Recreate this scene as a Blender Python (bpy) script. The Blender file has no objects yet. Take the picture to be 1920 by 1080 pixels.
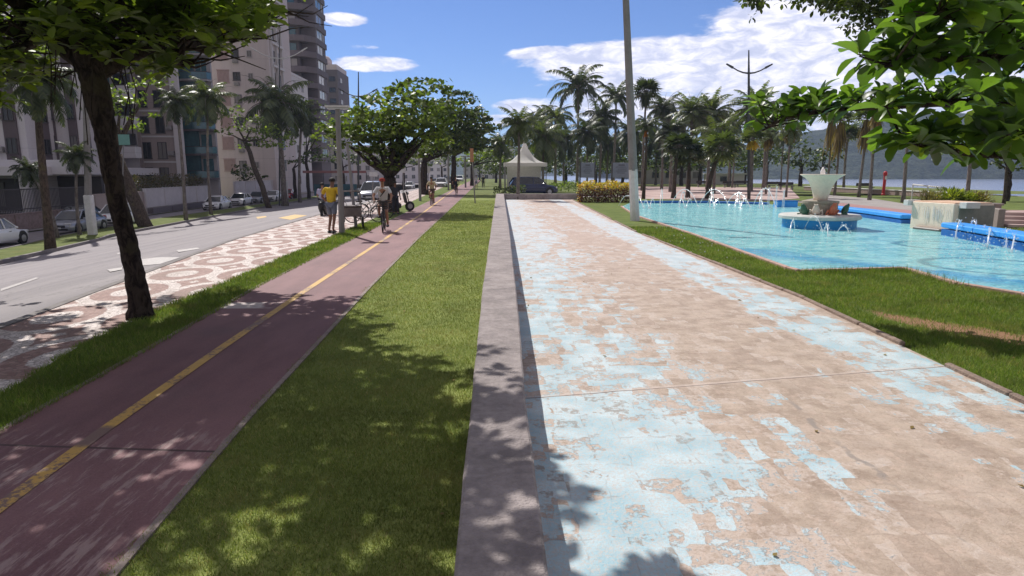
import bpy, math, random
import numpy as np
from mathutils import Vector, Matrix
random.seed(7); NR = np.random.default_rng(7)
R = math.radians; PI = math.pi
S = bpy.context.scene
COL = S.collection

# ------------------------------------------------------------------ camera
F = 1200.0; HOR = 325.0; VX = 925.0; CAMZ = 2.0
PITCH = math.atan((540-HOR)/F)
YAW = math.atan((960-VX)*math.cos(PITCH)/F)
cam = bpy.data.cameras.new('camera'); camo = bpy.data.objects.new('camera', cam); COL.objects.link(camo)
camo.location = (0, 0, CAMZ); camo.rotation_euler = (PI/2-PITCH, 0, -YAW)
cam.lens = 36*F/1920; cam.sensor_width = 36; cam.clip_start = 0.05; cam.clip_end = 6000
S.camera = camo
CM = camo.rotation_euler.to_matrix()

# ------------------------------------------------------------------ light
SUN_EL = R(50); SUN_DIR = Vector((-0.47, 0.883, 0)).normalized()*math.cos(SUN_EL) + Vector((0, 0, math.sin(SUN_EL)))
sun = bpy.data.lights.new('sun', 'SUN'); suno = bpy.data.objects.new('sun', sun); COL.objects.link(suno)
sun.energy = 3.3; sun.angle = R(0.55); sun.color = (1.0, 0.955, 0.90)
suno.rotation_euler = SUN_DIR.to_track_quat('Z', 'Y').to_euler()
S.view_settings.view_transform = 'Standard'; S.view_settings.look = 'None'; S.view_settings.gamma = 1
S.view_settings.exposure = 0.55
S.cycles.use_denoising = True
S.cycles.max_bounces = 6; S.cycles.diffuse_bounces = 3; S.cycles.transparent_max_bounces = 12
S.cycles.sample_clamp_indirect = 6

class NT:
    def __init__(s, tree): s.t = tree; s.n = tree.nodes; s.l = tree.links
    def new(s, ty, **kw):
        x = s.n.new(ty)
        for k, v in kw.items(): setattr(x, k, v)
        return x
    def put(s, sock, v):
        if v is None: return
        if isinstance(v, bpy.types.NodeSocket): s.l.new(v, sock)
        else:
            if isinstance(v, (tuple, list)) and len(v) == 3 and sock.type == 'RGBA': v = (*v, 1)
            sock.default_value = v
    def math(s, op, a, b=None, c=None, clamp=False):
        x = s.new('ShaderNodeMath', operation=op, use_clamp=clamp)
        s.put(x.inputs[0], a); s.put(x.inputs[1], b)
        if c is not None: s.put(x.inputs[2], c)
        return x.outputs[0]
    def sep(s, v):
        x = s.new('ShaderNodeSeparateXYZ'); s.put(x.inputs[0], v); return x.outputs
    def comb(s, a, b, c=0.0):
        x = s.new('ShaderNodeCombineXYZ'); s.put(x.inputs[0], a); s.put(x.inputs[1], b); s.put(x.inputs[2], c); return x.outputs[0]
    def noise(s, vec, scale, detail=4, rough=0.55, dist=0.0):
        x = s.new('ShaderNodeTexNoise'); s.put(x.inputs['Vector'], vec)
        x.inputs['Scale'].default_value = scale; x.inputs['Detail'].default_value = detail
        x.inputs['Roughness'].default_value = rough; x.inputs['Distortion'].default_value = dist
        return x.outputs['Fac']
    def mix(s, f, a, b, blend='MIX'):
        x = s.new('ShaderNodeMix', data_type='RGBA', blend_type=blend)
        s.put(x.inputs[0], f); s.put(x.inputs[6], a); s.put(x.inputs[7], b); return x.outputs[2]
    def ramp(s, v, lo, hi):          # smooth 0..1
        x = s.new('ShaderNodeMapRange', interpolation_type='SMOOTHSTEP')
        s.put(x.inputs[0], v); x.inputs[1].default_value = lo; x.inputs[2].default_value = hi
        return x.outputs[0]
    def scale(s, v, sc):
        x = s.new('ShaderNodeMapping'); s.put(x.inputs[0], v); x.inputs[3].default_value = sc; return x.outputs[0]

def lin(c):   # 0..255 sRGB -> linear
    return tuple(((x/255+0.055)/1.055)**2.4 if x > 10 else x/255/12.92 for x in c)

def newmat(name):
    m = bpy.data.materials.new(name); m.use_nodes = True; t = NT(m.node_tree); t.n.clear()
    out = t.new('ShaderNodeOutputMaterial'); b = t.new('ShaderNodeBsdfPrincipled')
    t.l.new(b.outputs[0], out.inputs[0]); t.b = b; t.out = out
    return m, t

MATS = {}
def mat(name, c, rough=0.7, var=0.18, scale=3.0, bump=0.0, bscale=30, metal=0.0, spec=0.4, stretch=(1, 1, 1), grime=None):
    if name in MATS: return MATS[name]
    m, t = newmat(name)
    co = t.new('ShaderNodeTexCoord').outputs['Object']
    co2 = t.scale(co, stretch)
    n1 = t.noise(co2, scale, 5, 0.62); n2 = t.noise(co2, scale*6.3, 3)
    f = t.math('ADD', t.math('MULTIPLY', n1, 0.65), t.math('MULTIPLY', n2, 0.35))
    f = t.ramp(f, 0.3, 0.7)
    c1 = tuple(x*(1-var) for x in c); c2 = tuple(min(1, x*(1+var*0.7)) for x in c)
    colr = t.mix(f, c1, c2)
    if grime: colr = t.mix(t.ramp(t.noise(co2, scale*0.6, 6, 0.7), 0.5, 0.75), colr, grime)
    t.put(t.b.inputs['Base Color'], colr)
    t.b.inputs['Roughness'].default_value = rough; t.b.inputs['Metallic'].default_value = metal
    t.b.inputs['Specular IOR Level'].default_value = spec
    if bump:
        bp = t.new('ShaderNodeBump'); bp.inputs['Strength'].default_value = bump; bp.inputs['Distance'].default_value = 0.02
        t.put(bp.inputs['Height'], t.noise(co2, bscale, 4)); t.put(t.b.inputs['Normal'], bp.outputs[0])
    MATS[name] = m
    return m

# ------------------------------------------------------------------ world: sky with clouds
w = bpy.data.worlds.new('World'); S.world = w; w.use_nodes = True
t = NT(w.node_tree); t.n.clear()
wo = t.new('ShaderNodeOutputWorld'); bg = t.new('ShaderNodeBackground'); t.l.new(bg.outputs[0], wo.inputs[0])
bg.inputs[1].default_value = 0.12
sky = t.new('ShaderNodeTexSky', sky_type='NISHITA'); sky.sun_disc = False
sky.sun_elevation = SUN_EL; sky.sun_rotation = math.atan2(SUN_DIR.x, SUN_DIR.y)
sky.air_density = 0.9; sky.dust_density = 0.1; sky.ozone_density = 2.0; sky.altitude = 0
d = t.new('ShaderNodeTexCoord').outputs['Generated']
X, Y, Z = t.sep(d)
az = t.math('ARCTAN2', X, Y)
el = t.math('ARCSINE', Z)
cl = None
# soft cloud banks: azimuth, elevation, half-widths, weight (degrees)
def azel(px, py):
    v = CM @ Vector(((px-960)/F, -(py-540)/F, -1)); v.normalize()
    return math.atan2(v.x, v.y), math.asin(v.z)
BANKS = [(1400, 120, 420, 60, 1.05), (1250, 110, 300, 40, 1.0), (1030, 100, 95, 16, .85), (1600, 60, 260, 110, 1.1), (1480, 190, 500, 70, .8),
         (1000, 200, 90, 22, .72), (950, 225, 60, 14, .7), (1000, 158, 50, 8, .5), (645, 36, 48, 14, .78), (682, 88, 34, 6, .6),
         (705, 120, 95, 17, .85), (560, 60, 40, 14, .3), (860, 232, 70, 14, .55), (300, 60, 260, 40, .5)]
for bx, by, rx, ry, wt in BANKS:
    a0, e0 = azel(bx, by)
    qa = t.math('DIVIDE', t.math('SUBTRACT', az, a0), rx/F)
    qe = t.math('DIVIDE', t.math('SUBTRACT', el, e0), ry/F)
    r2 = t.math('ADD', t.math('MULTIPLY', qa, qa), t.math('MULTIPLY', qe, qe))
    g = t.math('MULTIPLY', t.ramp(r2, 1.5, 0.1), wt)
    cl = g if cl is None else t.math('MAXIMUM', cl, g)
cv = t.comb(az, t.math('MULTIPLY', el, 3.2), 0.0)
# unseen clouds outside the view, added to lift the light in the shade
# broken cloud put overhead and behind the camera as fill light
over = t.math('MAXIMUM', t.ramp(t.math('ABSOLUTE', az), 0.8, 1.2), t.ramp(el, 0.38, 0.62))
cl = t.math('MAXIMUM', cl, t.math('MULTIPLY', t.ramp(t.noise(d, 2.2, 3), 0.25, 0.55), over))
n1 = t.noise(cv, 9.0, 9, 0.62, 0.4); n2 = t.noise(cv, 34.0, 6, 0.6, 0.3)
nn = t.math('ADD', t.math('MULTIPLY', n1, 0.72), t.math('MULTIPLY', n2, 0.28))
dens = t.ramp(t.math('ADD', t.math('MULTIPLY', cl, 0.62), nn), 0.78, 0.97)
dens = t.math('MULTIPLY', dens, t.ramp(cl, 0.02, 0.35))
body = t.ramp(t.noise(t.comb(az, t.math('MULTIPLY', el, 2.6), 3.0), 24.0, 7, 0.62, 0.5), 0.35, 0.68)
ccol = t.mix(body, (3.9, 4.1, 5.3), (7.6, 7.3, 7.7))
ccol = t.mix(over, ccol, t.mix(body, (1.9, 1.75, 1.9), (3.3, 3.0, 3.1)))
hs = t.new('ShaderNodeHueSaturation'); hs.inputs['Saturation'].default_value = 0.98; hs.inputs['Value'].default_value = 1.0
t.l.new(sky.outputs[0], hs.inputs['Color'])
skc = t.mix(1.0, hs.outputs[0], (0.31, 0.41, 0.62), 'MULTIPLY')
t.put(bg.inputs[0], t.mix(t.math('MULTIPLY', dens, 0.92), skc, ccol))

# ------------------------------------------------------------------ helpers
DROP = 1.7
def gz(x):
    f = min(1, max(0, (-8.6-x)/14.0)); return -DROP*f
def ray(px, py): return CM @ Vector(((px-960)/F, -(py-540)/F, -1))
def at(px, py, z=0.0):
    v = ray(px, py); k = (z-CAMZ)/v.z; return Vector((v.x*k, v.y*k, z))
def atg(px, py):
    z = 0.0
    for i in range(60):
        p = at(px, py, z); z = z*0.5 + gz(p.x)*0.5
    return Vector((p.x, p.y, gz(p.x)))
def W(px, py, Yd):
    v = ray(px, py); k = Yd/v.y; return Vector((v.x*k, Yd, CAMZ+v.z*k))
def ppm(Yd): return F/Yd

class MB:
    def __init__(s): s.v = []; s.f = []; s.sm = False
    def add(s, vs, fs):
        o = len(s.v); s.v += [tuple(v) for v in vs]; s.f += [tuple(i+o for i in f) for f in fs]; return s
    def box(s, c, size, rz=0, M=None, bev=0.0):
        hx, hy, hz = [q/2 for q in size]
        if bev and min(hx, hy, hz) > bev*1.2:
            vs = []; b = bev
            for zz, ins in ((-hz, b), (-hz+b, 0), (hz-b, 0), (hz, b)):
                X_, Y_ = hx-ins, hy-ins
                vs += [(-X_+b, -Y_, zz), (X_-b, -Y_, zz), (X_, -Y_+b, zz), (X_, Y_-b, zz), (X_-b, Y_, zz), (-X_+b, Y_, zz), (-X_, Y_-b, zz), (-X_, -Y_+b, zz)]
            fs = [tuple(reversed(range(8))), tuple(range(24, 32))]
            for k in range(3):
                for i in range(8): fs.append((k*8+i, k*8+(i+1) % 8, (k+1)*8+(i+1) % 8, (k+1)*8+i))
        else:
            vs = [(x, y, z) for z in (-hz, hz) for x, y in ((-hx, -hy), (hx, -hy), (hx, hy), (-hx, hy))]
            fs = [(3, 2, 1, 0), (4, 5, 6, 7), (0, 1, 5, 4), (1, 2, 6, 5), (2, 3, 7, 6), (3, 0, 4, 7)]
        T = Matrix.Translation(c) @ Matrix.Rotation(rz, 4, 'Z')
        if M is not None: T = M @ T
        s.add([T @ Vector(v) for v in vs], fs); return s
    def tube(s, pts, r, n=8, cap=True):
        pts = [Vector(p) for p in pts]; rs = r if isinstance(r, (list, tuple)) else [r]*len(pts)
        o = len(s.v); up = None
        for i, p in enumerate(pts):
            d_ = (pts[min(i+1, len(pts)-1)]-pts[max(i-1, 0)])
            if d_.length < 1e-9: d_ = Vector((0, 0, 1))
            d_.normalize()
            if up is None:
                a = Vector((1, 0, 0)) if abs(d_.x) < 0.9 else Vector((0, 1, 0)); up = d_.cross(a).normalized()
            up = (up-d_*up.dot(d_)).normalized(); sd = d_.cross(up)
            for k in range(n):
                an = 2*PI*k/n; s.v.append(tuple(p+(up*math.cos(an)+sd*math.sin(an))*rs[i]))
        for i in range(len(pts)-1):
            for k in range(n):
                a = o+i*n+k; b = o+i*n+(k+1) % n; s.f.append((a, b, b+n, a+n))
        if cap:
            s.f.append(tuple(o+k for k in reversed(range(n)))); e = o+(len(pts)-1)*n; s.f.append(tuple(e+k for k in range(n)))
        return s
    def lathe(s, prof, c=(0, 0, 0), n=24, M=None):
        o = len(s.v); T = Matrix.Translation(c)
        if M is not None: T = T @ M
        for r_, z_ in prof:
            for k in range(n):
                a = 2*PI*k/n; s.v.append(tuple(T @ Vector((r_*math.cos(a), r_*math.sin(a), z_))))
        for i in range(len(prof)-1):
            for k in range(n):
                a = o+i*n+k; b = o+i*n+(k+1) % n; s.f.append((a, b, b+n, a+n))
        s.f.append(tuple(o+k for k in reversed(range(n)))); e = o+(len(prof)-1)*n; s.f.append(tuple(e+k for k in range(n)))
        return s
    def prism(s, poly, z0, z1):
        n = len(poly); o = len(s.v)
        s.v += [(p[0], p[1], z0) for p in poly]+[(p[0], p[1], z1) for p in poly]
        s.f.append(tuple(o+i for i in reversed(range(n)))); s.f.append(tuple(o+n+i for i in range(n)))
        for i in range(n): s.f.append((o+i, o+(i+1) % n, o+n+(i+1) % n, o+n+i))
        return s
    def build(s, name, m, parent=None, smooth=False, loc=None):
        me = bpy.data.meshes.new(name); me.from_pydata(s.v, [], s.f); me.update()
        if smooth: me.polygons.foreach_set('use_smooth', [True]*len(me.polygons))
        if m: me.materials.append(m)
        o = bpy.data.objects.new(name, me); COL.objects.link(o)
        if parent is not None: o.parent = parent
        if loc is not None: o.location = loc
        return o

def tag(o, label=None, cat=None, group=None, kind=None):
    if label: o['label'] = label
    if cat: o['category'] = cat
    if group: o['group'] = group
    if kind: o['kind'] = kind
    return o
def empty(name, loc, rz=0.0, label=None, cat=None, group=None):
    o = bpy.data.objects.new(name, None); COL.objects.link(o); o.location = loc; o.rotation_euler = (0, 0, rz)
    o.empty_display_size = 0.3
    return tag(o, label, cat, group)
def kids(o): return [c for c in bpy.data.objects if c.parent == o]
def dup(o, parent=None, loc=None, rz=None, label=None, group=None):
    ch = list(TREE.get(o.name, [])) or kids(o)
    c = o.copy(); COL.objects.link(c); c.parent = parent
    if loc is not None: c.location = loc
    if rz is not None: c.rotation_euler = (0, 0, rz)
    if label: c['label'] = label
    if group: c['group'] = group
    for k in ch: dup(k, c)
    return c
TREE = {}

# fast mesh of many quads: P (n,4,3)
def quadmesh(name, P, m, parent=None, rnd=None, faces=None, verts=None):
    me = bpy.data.meshes.new(name)
    if verts is None:
        n = P.shape[0]; verts = P.reshape(-1, 3); faces = np.arange(n*4, dtype=np.int32).reshape(-1, 4)
    nf = faces.shape[0]; k = faces.shape[1]
    me.vertices.add(len(verts)); me.vertices.foreach_set('co', np.ascontiguousarray(verts, dtype=np.float32).ravel())
    me.loops.add(nf*k); me.loops.foreach_set('vertex_index', np.ascontiguousarray(faces, dtype=np.int32).ravel())
    me.polygons.add(nf); me.polygons.foreach_set('loop_start', np.arange(0, nf*k, k, dtype=np.int32))
    me.polygons.foreach_set('loop_total', np.full(nf, k, dtype=np.int32))
    me.update(calc_edges=True)
    if rnd is not None:
        a = me.attributes.new('rnd', 'FLOAT', 'FACE'); a.data.foreach_set('value', np.asarray(rnd, dtype=np.float32))
    if m: me.materials.append(m)
    o = bpy.data.objects.new(name, me); COL.objects.link(o)
    if parent is not None: o.parent = parent
    return o
# ================================================================== GROUND
class Curve:
    def __init__(s, pts, ground=False, z=0.0):
        P = [(atg(*p) if ground else at(p[0], p[1], z)) for p in pts]
        P = sorted([(q.y, q.x) for q in P]); s.Y = np.array([q[0] for q in P]); s.X = np.array([q[1] for q in P])
    def __call__(s, y):
        y = np.asarray(y, float); x = np.interp(y, s.Y, s.X)
        s0 = (s.X[1]-s.X[0])/(s.Y[1]-s.Y[0]); s1 = (s.X[-1]-s.X[-2])/(s.Y[-1]-s.Y[-2])
        s1 = max(-0.05, min(0.05, s1)); s0 = max(-0.05, min(0.05, s0))
        x = np.where(y < s.Y[0], s.X[0]+(y-s.Y[0])*s0, x); x = np.where(y > s.Y[-1], s.X[-1]+(y-s.Y[-1])*s1, x)
        return x
C_pathR = Curve([(222, 1060), (285, 985), (368, 890), (440, 806), (500, 742), (690, 540), (780, 450), (840, 395), (872, 365)])
C_pathL = Curve([(0, 812), (400, 587), (480, 540), (700, 430), (800, 380)])
C_yel = Curve([(0, 955), (180, 820), (400, 665), (560, 555), (720, 450), (790, 402), (830, 372)])
C_verL = Curve([(0, 742), (150, 648), (300, 580), (400, 540), (500, 497), (640, 437), (740, 392)])
C_mosL = Curve([(0, 610), (200, 535), (430, 450), (590, 404), (720, 368)])
C_kerb = Curve([(0, 490), (95, 469), (205, 441), (297, 424), (415, 402), (475, 391), (600, 370)], True)
C_medL = Curve([(0, 468), (120, 440), (205, 425), (297, 409), (415, 393), (475, 384), (600, 366)], True)
C_wallL = Curve([(850, 1080), (905, 540), (930, 365)], z=0.45)
C_wallR = Curve([(1030, 1080), (985, 740), (970, 560), (955, 430), (948, 385)], z=0.45)
C_crt = Curve([(1920, 760), (1500, 560), (1190, 435), (1075, 376)])
YF = 50.0   # far end of the court

def curveX(c, y): return float(c(y))
def strip(name, L, Rr, y0, y1, dz, m, nx=2, step=1.0, ground=True, kind='structure'):
    ys = [y0]
    while ys[-1] < y1: ys.append(min(y1, ys[-1]+max(step*0.3, step*ys[-1]*0.08)))
    ys = np.array(ys); fL = L(ys) if callable(L) else np.full(len(ys), L); fR = Rr(ys) if callable(Rr) else np.full(len(ys), Rr)
    b = MB()
    for i, y in enumerate(ys):
        for k in range(nx+1):
            x = fL[i]+(fR[i]-fL[i])*k/nx; b.v.append((x, y, (gz(x) if ground else 0)+dz))
    for i in range(len(ys)-1):
        for k in range(nx):
            a = i*(nx+1)+k; b.f.append((a, a+1, a+nx+2, a+nx+1))
    o = b.build(name, m); tag(o, kind=kind); return o

def gmat(name):
    m, t = newmat(name); pos = t.new('ShaderNodeNewGeometry').outputs['Position']
    return m, t, pos
def bump(t, h, s=0.4, d=0.01):
    bp = t.new('ShaderNodeBump'); bp.inputs['Strength'].default_value = s; bp.inputs['Distance'].default_value = d
    t.put(bp.inputs['Height'], h); t.put(t.b.inputs['Normal'], bp.outputs[0])

# grass sheet
def soil_grass(name, c1, c2, soil=None):
    m, t, p = gmat(name)
    f = t.math('ADD', t.math('MULTIPLY', t.noise(p, 1.2, 5), 0.55), t.math('MULTIPLY', t.noise(p, 45, 4, 0.7), 0.45))
    c = t.mix(t.ramp(f, 0.35, 0.66), c1, c2)
    c = t.mix(t.math('MULTIPLY', t.ramp(t.noise(p, 0.5, 4, 0.6), 0.52, 0.72), 0.5), c, (0.17, 0.15, 0.055))
    if soil:
        X_, Y_, Z_ = t.sep(p)
        f2 = t.ramp(t.math('ADD', t.noise(p, 3.0, 6, 0.65), soil(t, X_, Y_)), 0.72, 0.9)
        c = t.mix(f2, c, t.mix(t.noise(p, 30, 4), (0.24, 0.13, 0.075), (0.38, 0.23, 0.14)))
    t.put(t.b.inputs['Base Color'], c); t.b.inputs['Roughness'].default_value = 0.9; t.b.inputs['Specular IOR Level'].default_value = 0.15
    bump(t, t.noise(p, 60, 3), 0.9, 0.02)
    return m
def soilmask(t, X_, Y_):   # bare worn band parallel to the court edging
    s = t.math('SUBTRACT', X_, t.math('ADD', 5.7, t.math('MULTIPLY', t.math('SUBTRACT', Y_, 8.4), -0.72)))
    a = t.math('MULTIPLY', s, s)
    return t.math('MULTIPLY', t.math('MULTIPLY', t.ramp(a, 0.4, 0.0), 0.50), t.ramp(X_, 5.2, 5.7))
M_ground = soil_grass('park ground', (0.10, 0.13, 0.035), (0.18, 0.21, 0.07))
M_lawnL = soil_grass('mown lawn', (0.16, 0.205, 0.055), (0.28, 0.32, 0.095))
M_lawnR = soil_grass('park lawn', (0.09, 0.13, 0.03), (0.17, 0.21, 0.055), soilmask)

# the base ground reaches the horizon
xs = [-900, -300, -120, -60, -40, -28, -22.6, -20, -17, -14, -11, -8.6, 0, 20, 45, 90]
ys = [-60, -20, 0, 15, 30, 60, 100, 160, 300, 700, 1500, 3000]
b = MB()
for y in ys:
    for x in xs: b.v.append((x, y, gz(x)-0.16))
for i in range(len(ys)-1):
    for k in range(len(xs)-1):
        if xs[k] >= 20 and ys[i] >= 160: continue
        if xs[k] >= 45 and ys[i] >= 60: continue
        a = i*len(xs)+k; b.f.append((a, a+1, a+len(xs)+1, a+len(xs)))
tag(b.build('ground', M_ground), kind='structure')

# asphalt avenue
m, t, p = gmat('asphalt'); ps = t.scale(p, (1, 0.06, 1))
f = t.math('ADD', t.math('MULTIPLY', t.noise(ps, 1.6, 5, 0.6), 0.6), t.math('MULTIPLY', t.noise(p, 40, 4), 0.4))
c = t.mix(t.ramp(f, 0.35, 0.65), (0.21, 0.19, 0.20), (0.30, 0.27, 0.275))
X_, Y_, Z_ = t.sep(p)
crk = t.ramp(t.math('ABSOLUTE', t.math('SUBTRACT', t.noise(t.scale(p, (1, 0.25, 1)), 0.7, 6, 0.6), 0.5)), 0.008, 0.0)
c = t.mix(t.math('MULTIPLY', crk, 0.35), c, (0.08, 0.075, 0.08))
t.put(t.b.inputs['Base Color'], c); t.b.inputs['Roughness'].default_value = 0.8; bump(t, t.noise(p, 60, 3), 0.3, 0.01)
M_asph = m
strip('road', C_kerb, C_mosL, 2.0, 330, -0.12, M_asph, nx=14)
strip('service_road', lambda y: -28.6-0.0625*np.asarray(y, float)+0.9, C_medL, 2.0, 300, -0.10, M_asph, nx=4)

# portuguese mosaic pavement
m, t, p = gmat('mosaic pavement')
X_, Y_, Z_ = t.sep(p)
L = 2.0; Wd = 1.3
# two interleaved rows of long ovals
def oval(ox, oy):
    u = t.math('SUBTRACT', t.math('FRACT', t.math('DIVIDE', t.math('ADD', Y_, oy+100*L), L)), 0.5)
    v = t.math('SUBTRACT', t.math('FRACT', t.math('DIVIDE', t.math('ADD', t.math('ADD', X_, t.math('MULTIPLY', Y_, 0.035)), ox+100*Wd), Wd)), 0.5)
    return t.math('SQRT', t.math('ADD', t.math('MULTIPLY', t.math('MULTIPLY', u, u), 4), t.math('MULTIPLY', t.math('MULTIPLY', v, v), 4)))
r1 = oval(0, 0)
wob = t.math('MULTIPLY', t.math('SUBTRACT', t.noise(p, 14, 2), 0.5), 0.10)
r1 = t.math('ADD', r1, wob)
white = t.math('MAXIMUM', t.ramp(r1, 0.44, 0.40), t.math('MULTIPLY', t.ramp(r1, 0.80, 0.83), t.ramp(r1, 1.10, 1.07)))
white = t.math('MAXIMUM', white, t.ramp(r1, 1.30, 1.34))
vor = t.new('ShaderNodeTexVoronoi', feature='DISTANCE_TO_EDGE'); vor.inputs['Scale'].default_value = 17; t.put(vor.inputs['Vector'], p)
vc = t.new('ShaderNodeTexVoronoi'); vc.inputs['Scale'].default_value = 17; t.put(vc.inputs['Vector'], p)
cr = t.sep(vc.outputs['Color'])[0]
pink = t.mix(cr, (0.27, 0.15, 0.13), (0.42, 0.27, 0.235)); wh = t.mix(cr, (0.55, 0.47, 0.44), (0.84, 0.76, 0.72))
c = t.mix(white, pink, wh)
c = t.mix(t.math('MULTIPLY', t.ramp(vor.outputs['Distance'], 0.10, 0.02), 0.65), c, (0.17, 0.13, 0.11))
c = t.mix(t.math('MULTIPLY', t.ramp(t.noise(p, 0.8, 5), 0.45, 0.75), 0.45), c, (0.22, 0.16, 0.13))
t.put(t.b.inputs['Base Color'], c); t.b.inputs['Roughness'].default_value = 0.75; bump(t, vor.outputs['Distance'], 0.35, 0.02)
M_mos = m
strip('mosaic_pavement', lambda y: C_mosL(y)+0.14, C_verL, 1.0, 210, 0.0, M_mos, nx=3)
M_kerb = mat('kerb stone', (0.22, 0.2, 0.195), 0.85, 0.25, 4, 0.4, 25)
def kerbline(name, Cv, w_, y0, y1, z0, z1, m, off=0.0, step=0.9):
    b = MB(); ys = [y0]
    while ys[-1] < y1: ys.append(ys[-1]+max(step, ys[-1]*0.06))
    ys = np.array(ys); xs_ = Cv(ys)+off; n = len(ys)
    for i in range(n):
        g = gz(xs_[i])
        for dx, z in ((0, z0), (0, z1), (w_, z1), (w_, z0)): b.v.append((xs_[i]+dx, ys[i], g+z))
    for i in range(n-1):
        for k in range(4): a = i*4+k; b.f.append((a, i*4+(k+1) % 4, (i+1)*4+(k+1) % 4, a+4))
    b.f.append((0, 1, 2, 3)); b.f.append(tuple((n-1)*4+q for q in (3, 2, 1, 0)))
    o = b.build(name, m); tag(o, kind='structure'); return o
kerbline('kerb', C_mosL, 0.14, 1.0, 210, -0.16, 0.012, M_kerb)
kerbline('kerb', C_kerb, -0.16, 3.0, 330, -0.16, 0.03, M_kerb)
kerbline('kerb', C_medL, 0.14, 3.0, 300, -0.16, 0.03, M_kerb)
strip('median_grass', lambda y: C_medL(y)+0.14, lambda y: C_kerb(y)-0.16, 3.0, 300, 0.01, M_ground, nx=2)

# side pavement in front of the buildings
M_conc = mat('pavement concrete', (0.33, 0.30, 0.28), 0.85, 0.2, 0.8, 0.2)
strip('side_pavement', lambda y: -34.0-0.0625*np.asarray(y, float), lambda y: -27.7-0.0625*np.asarray(y, float), 2.0, 300, -0.02, M_conc, nx=2)

# bike path
m, t, p = gmat('bike path asphalt')
f = t.math('ADD', t.math('MULTIPLY', t.noise(t.scale(p, (1, 0.35, 1)), 1.1, 6, 0.65), 0.6), t.math('MULTIPLY', t.noise(p, 70, 4, 0.7), 0.4))
c = t.mix(t.ramp(f, 0.34, 0.66), (0.155, 0.074, 0.080), (0.27, 0.14, 0.143))
X_, Y_, Z_ = t.sep(p)
nr = t.ramp(t.math('ADD', t.math('MULTIPLY', Y_, -1.0), t.math('MULTIPLY', t.noise(p, 2.2, 3), 1.0)), -4.6, -4.0)   # old coat exposed near
sc = t.ramp(t.noise(t.scale(p, (9, 1.3, 1)), 1.6, 6, 0.7), 0.5, 0.62)
c = t.mix(t.math('MULTIPLY', t.math('MULTIPLY', nr, sc), 0.75), c, (0.40, 0.29, 0.27))
slab = t.math('ABSOLUTE', t.math('SUBTRACT', t.math('ADD', Y_, t.math('MULTIPLY', X_, 0.10)), 4.22))
c = t.mix(t.ramp(slab, 0.022, 0.008), c, (0.09, 0.05, 0.05))
white = t.math('MULTIPLY', t.ramp(t.math('ABSOLUTE', t.math('SUBTRACT', Y_, 9.7)), 0.24, 0.20), t.ramp(t.math('ADD', t.noise(p, 5, 4), t.math('MULTIPLY', X_, -0.9)), 3.55, 3.75))
c = t.mix(t.math('MULTIPLY', white, 0.8), c, (0.62, 0.55, 0.52))
stn = t.ramp(t.noise(p, 0.45, 5, 0.6), 0.55, 0.72)
c = t.mix(t.math('MULTIPLY', stn, 0.3), c, (0.12, 0.09, 0.095))
t.put(t.b.inputs['Base Color'], c); t.b.inputs['Roughness'].default_value = 0.72; bump(t, t.math('ADD', t.noise(p, 110, 3), t.math('MULTIPLY', f, 0.6)), 0.35, 0.008)
M_path = m
strip('bike_path', C_pathL, C_pathR, 0.6, 210, 0.012, M_path, nx=2)
M_edge = mat('edging concrete', (0.30, 0.24, 0.22), 0.85, 0.25, 5, 0.4)
kerbline('path_edging', C_pathL, -0.05, 0.6, 150, -0.1, 0.016, M_edge)
kerbline('path_edging', C_pathR, 0.05, 0.6, 150, -0.1, 0.016, M_edge)
m, t, p = gmat('yellow paint')
f = t.ramp(t.math('ADD', t.math('MULTIPLY', t.noise(p, 26, 5, 0.7), 0.5), t.math('MULTIPLY', t.noise(p, 1.1, 3), 0.5)), 0.42, 0.50)
X_, Y_, Z_ = t.sep(p)
gap = t.ramp(t.math('ABSOLUTE', t.math('SUBTRACT', Y_, 4.72)), 0.14, 0.24)
f = t.math('MULTIPLY', f, gap)
c = t.mix(f, (0.22, 0.14, 0.12), t.mix(t.noise(p, 9, 4), (0.52, 0.30, 0.075), (0.70, 0.45, 0.13)))
t.put(t.b.inputs['Base Color'], c); t.b.inputs['Roughness'].default_value = 0.6
strip('yellow_line', lambda y: C_yel(y)-0.055, lambda y: C_yel(y)+0.055, 1.2, 120, 0.017, m, nx=1, step=0.8)

# lawns, verge
strip('lawn_strip', lambda y: C_pathR(y)+0.05, lambda y: C_wallL(y)+0.03, 0.5, 62, 0.0, M_lawnL, nx=2)
strip('grass_verge', C_verL, lambda y: C_pathL(y)-0.05, 0.5, 180, 0.004, M_lawnR, nx=2)
o = strip('park_lawn', lambda y: C_crt(y)+0.02, 46.0, 0.3, 58, 0.0, M_lawnR, nx=3)
strip('park_lawn', lambda y: np.maximum(C_pathR(y)+0.06, -3.6), 60.0, 62, 130, -0.004, M_ground, nx=3)

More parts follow.
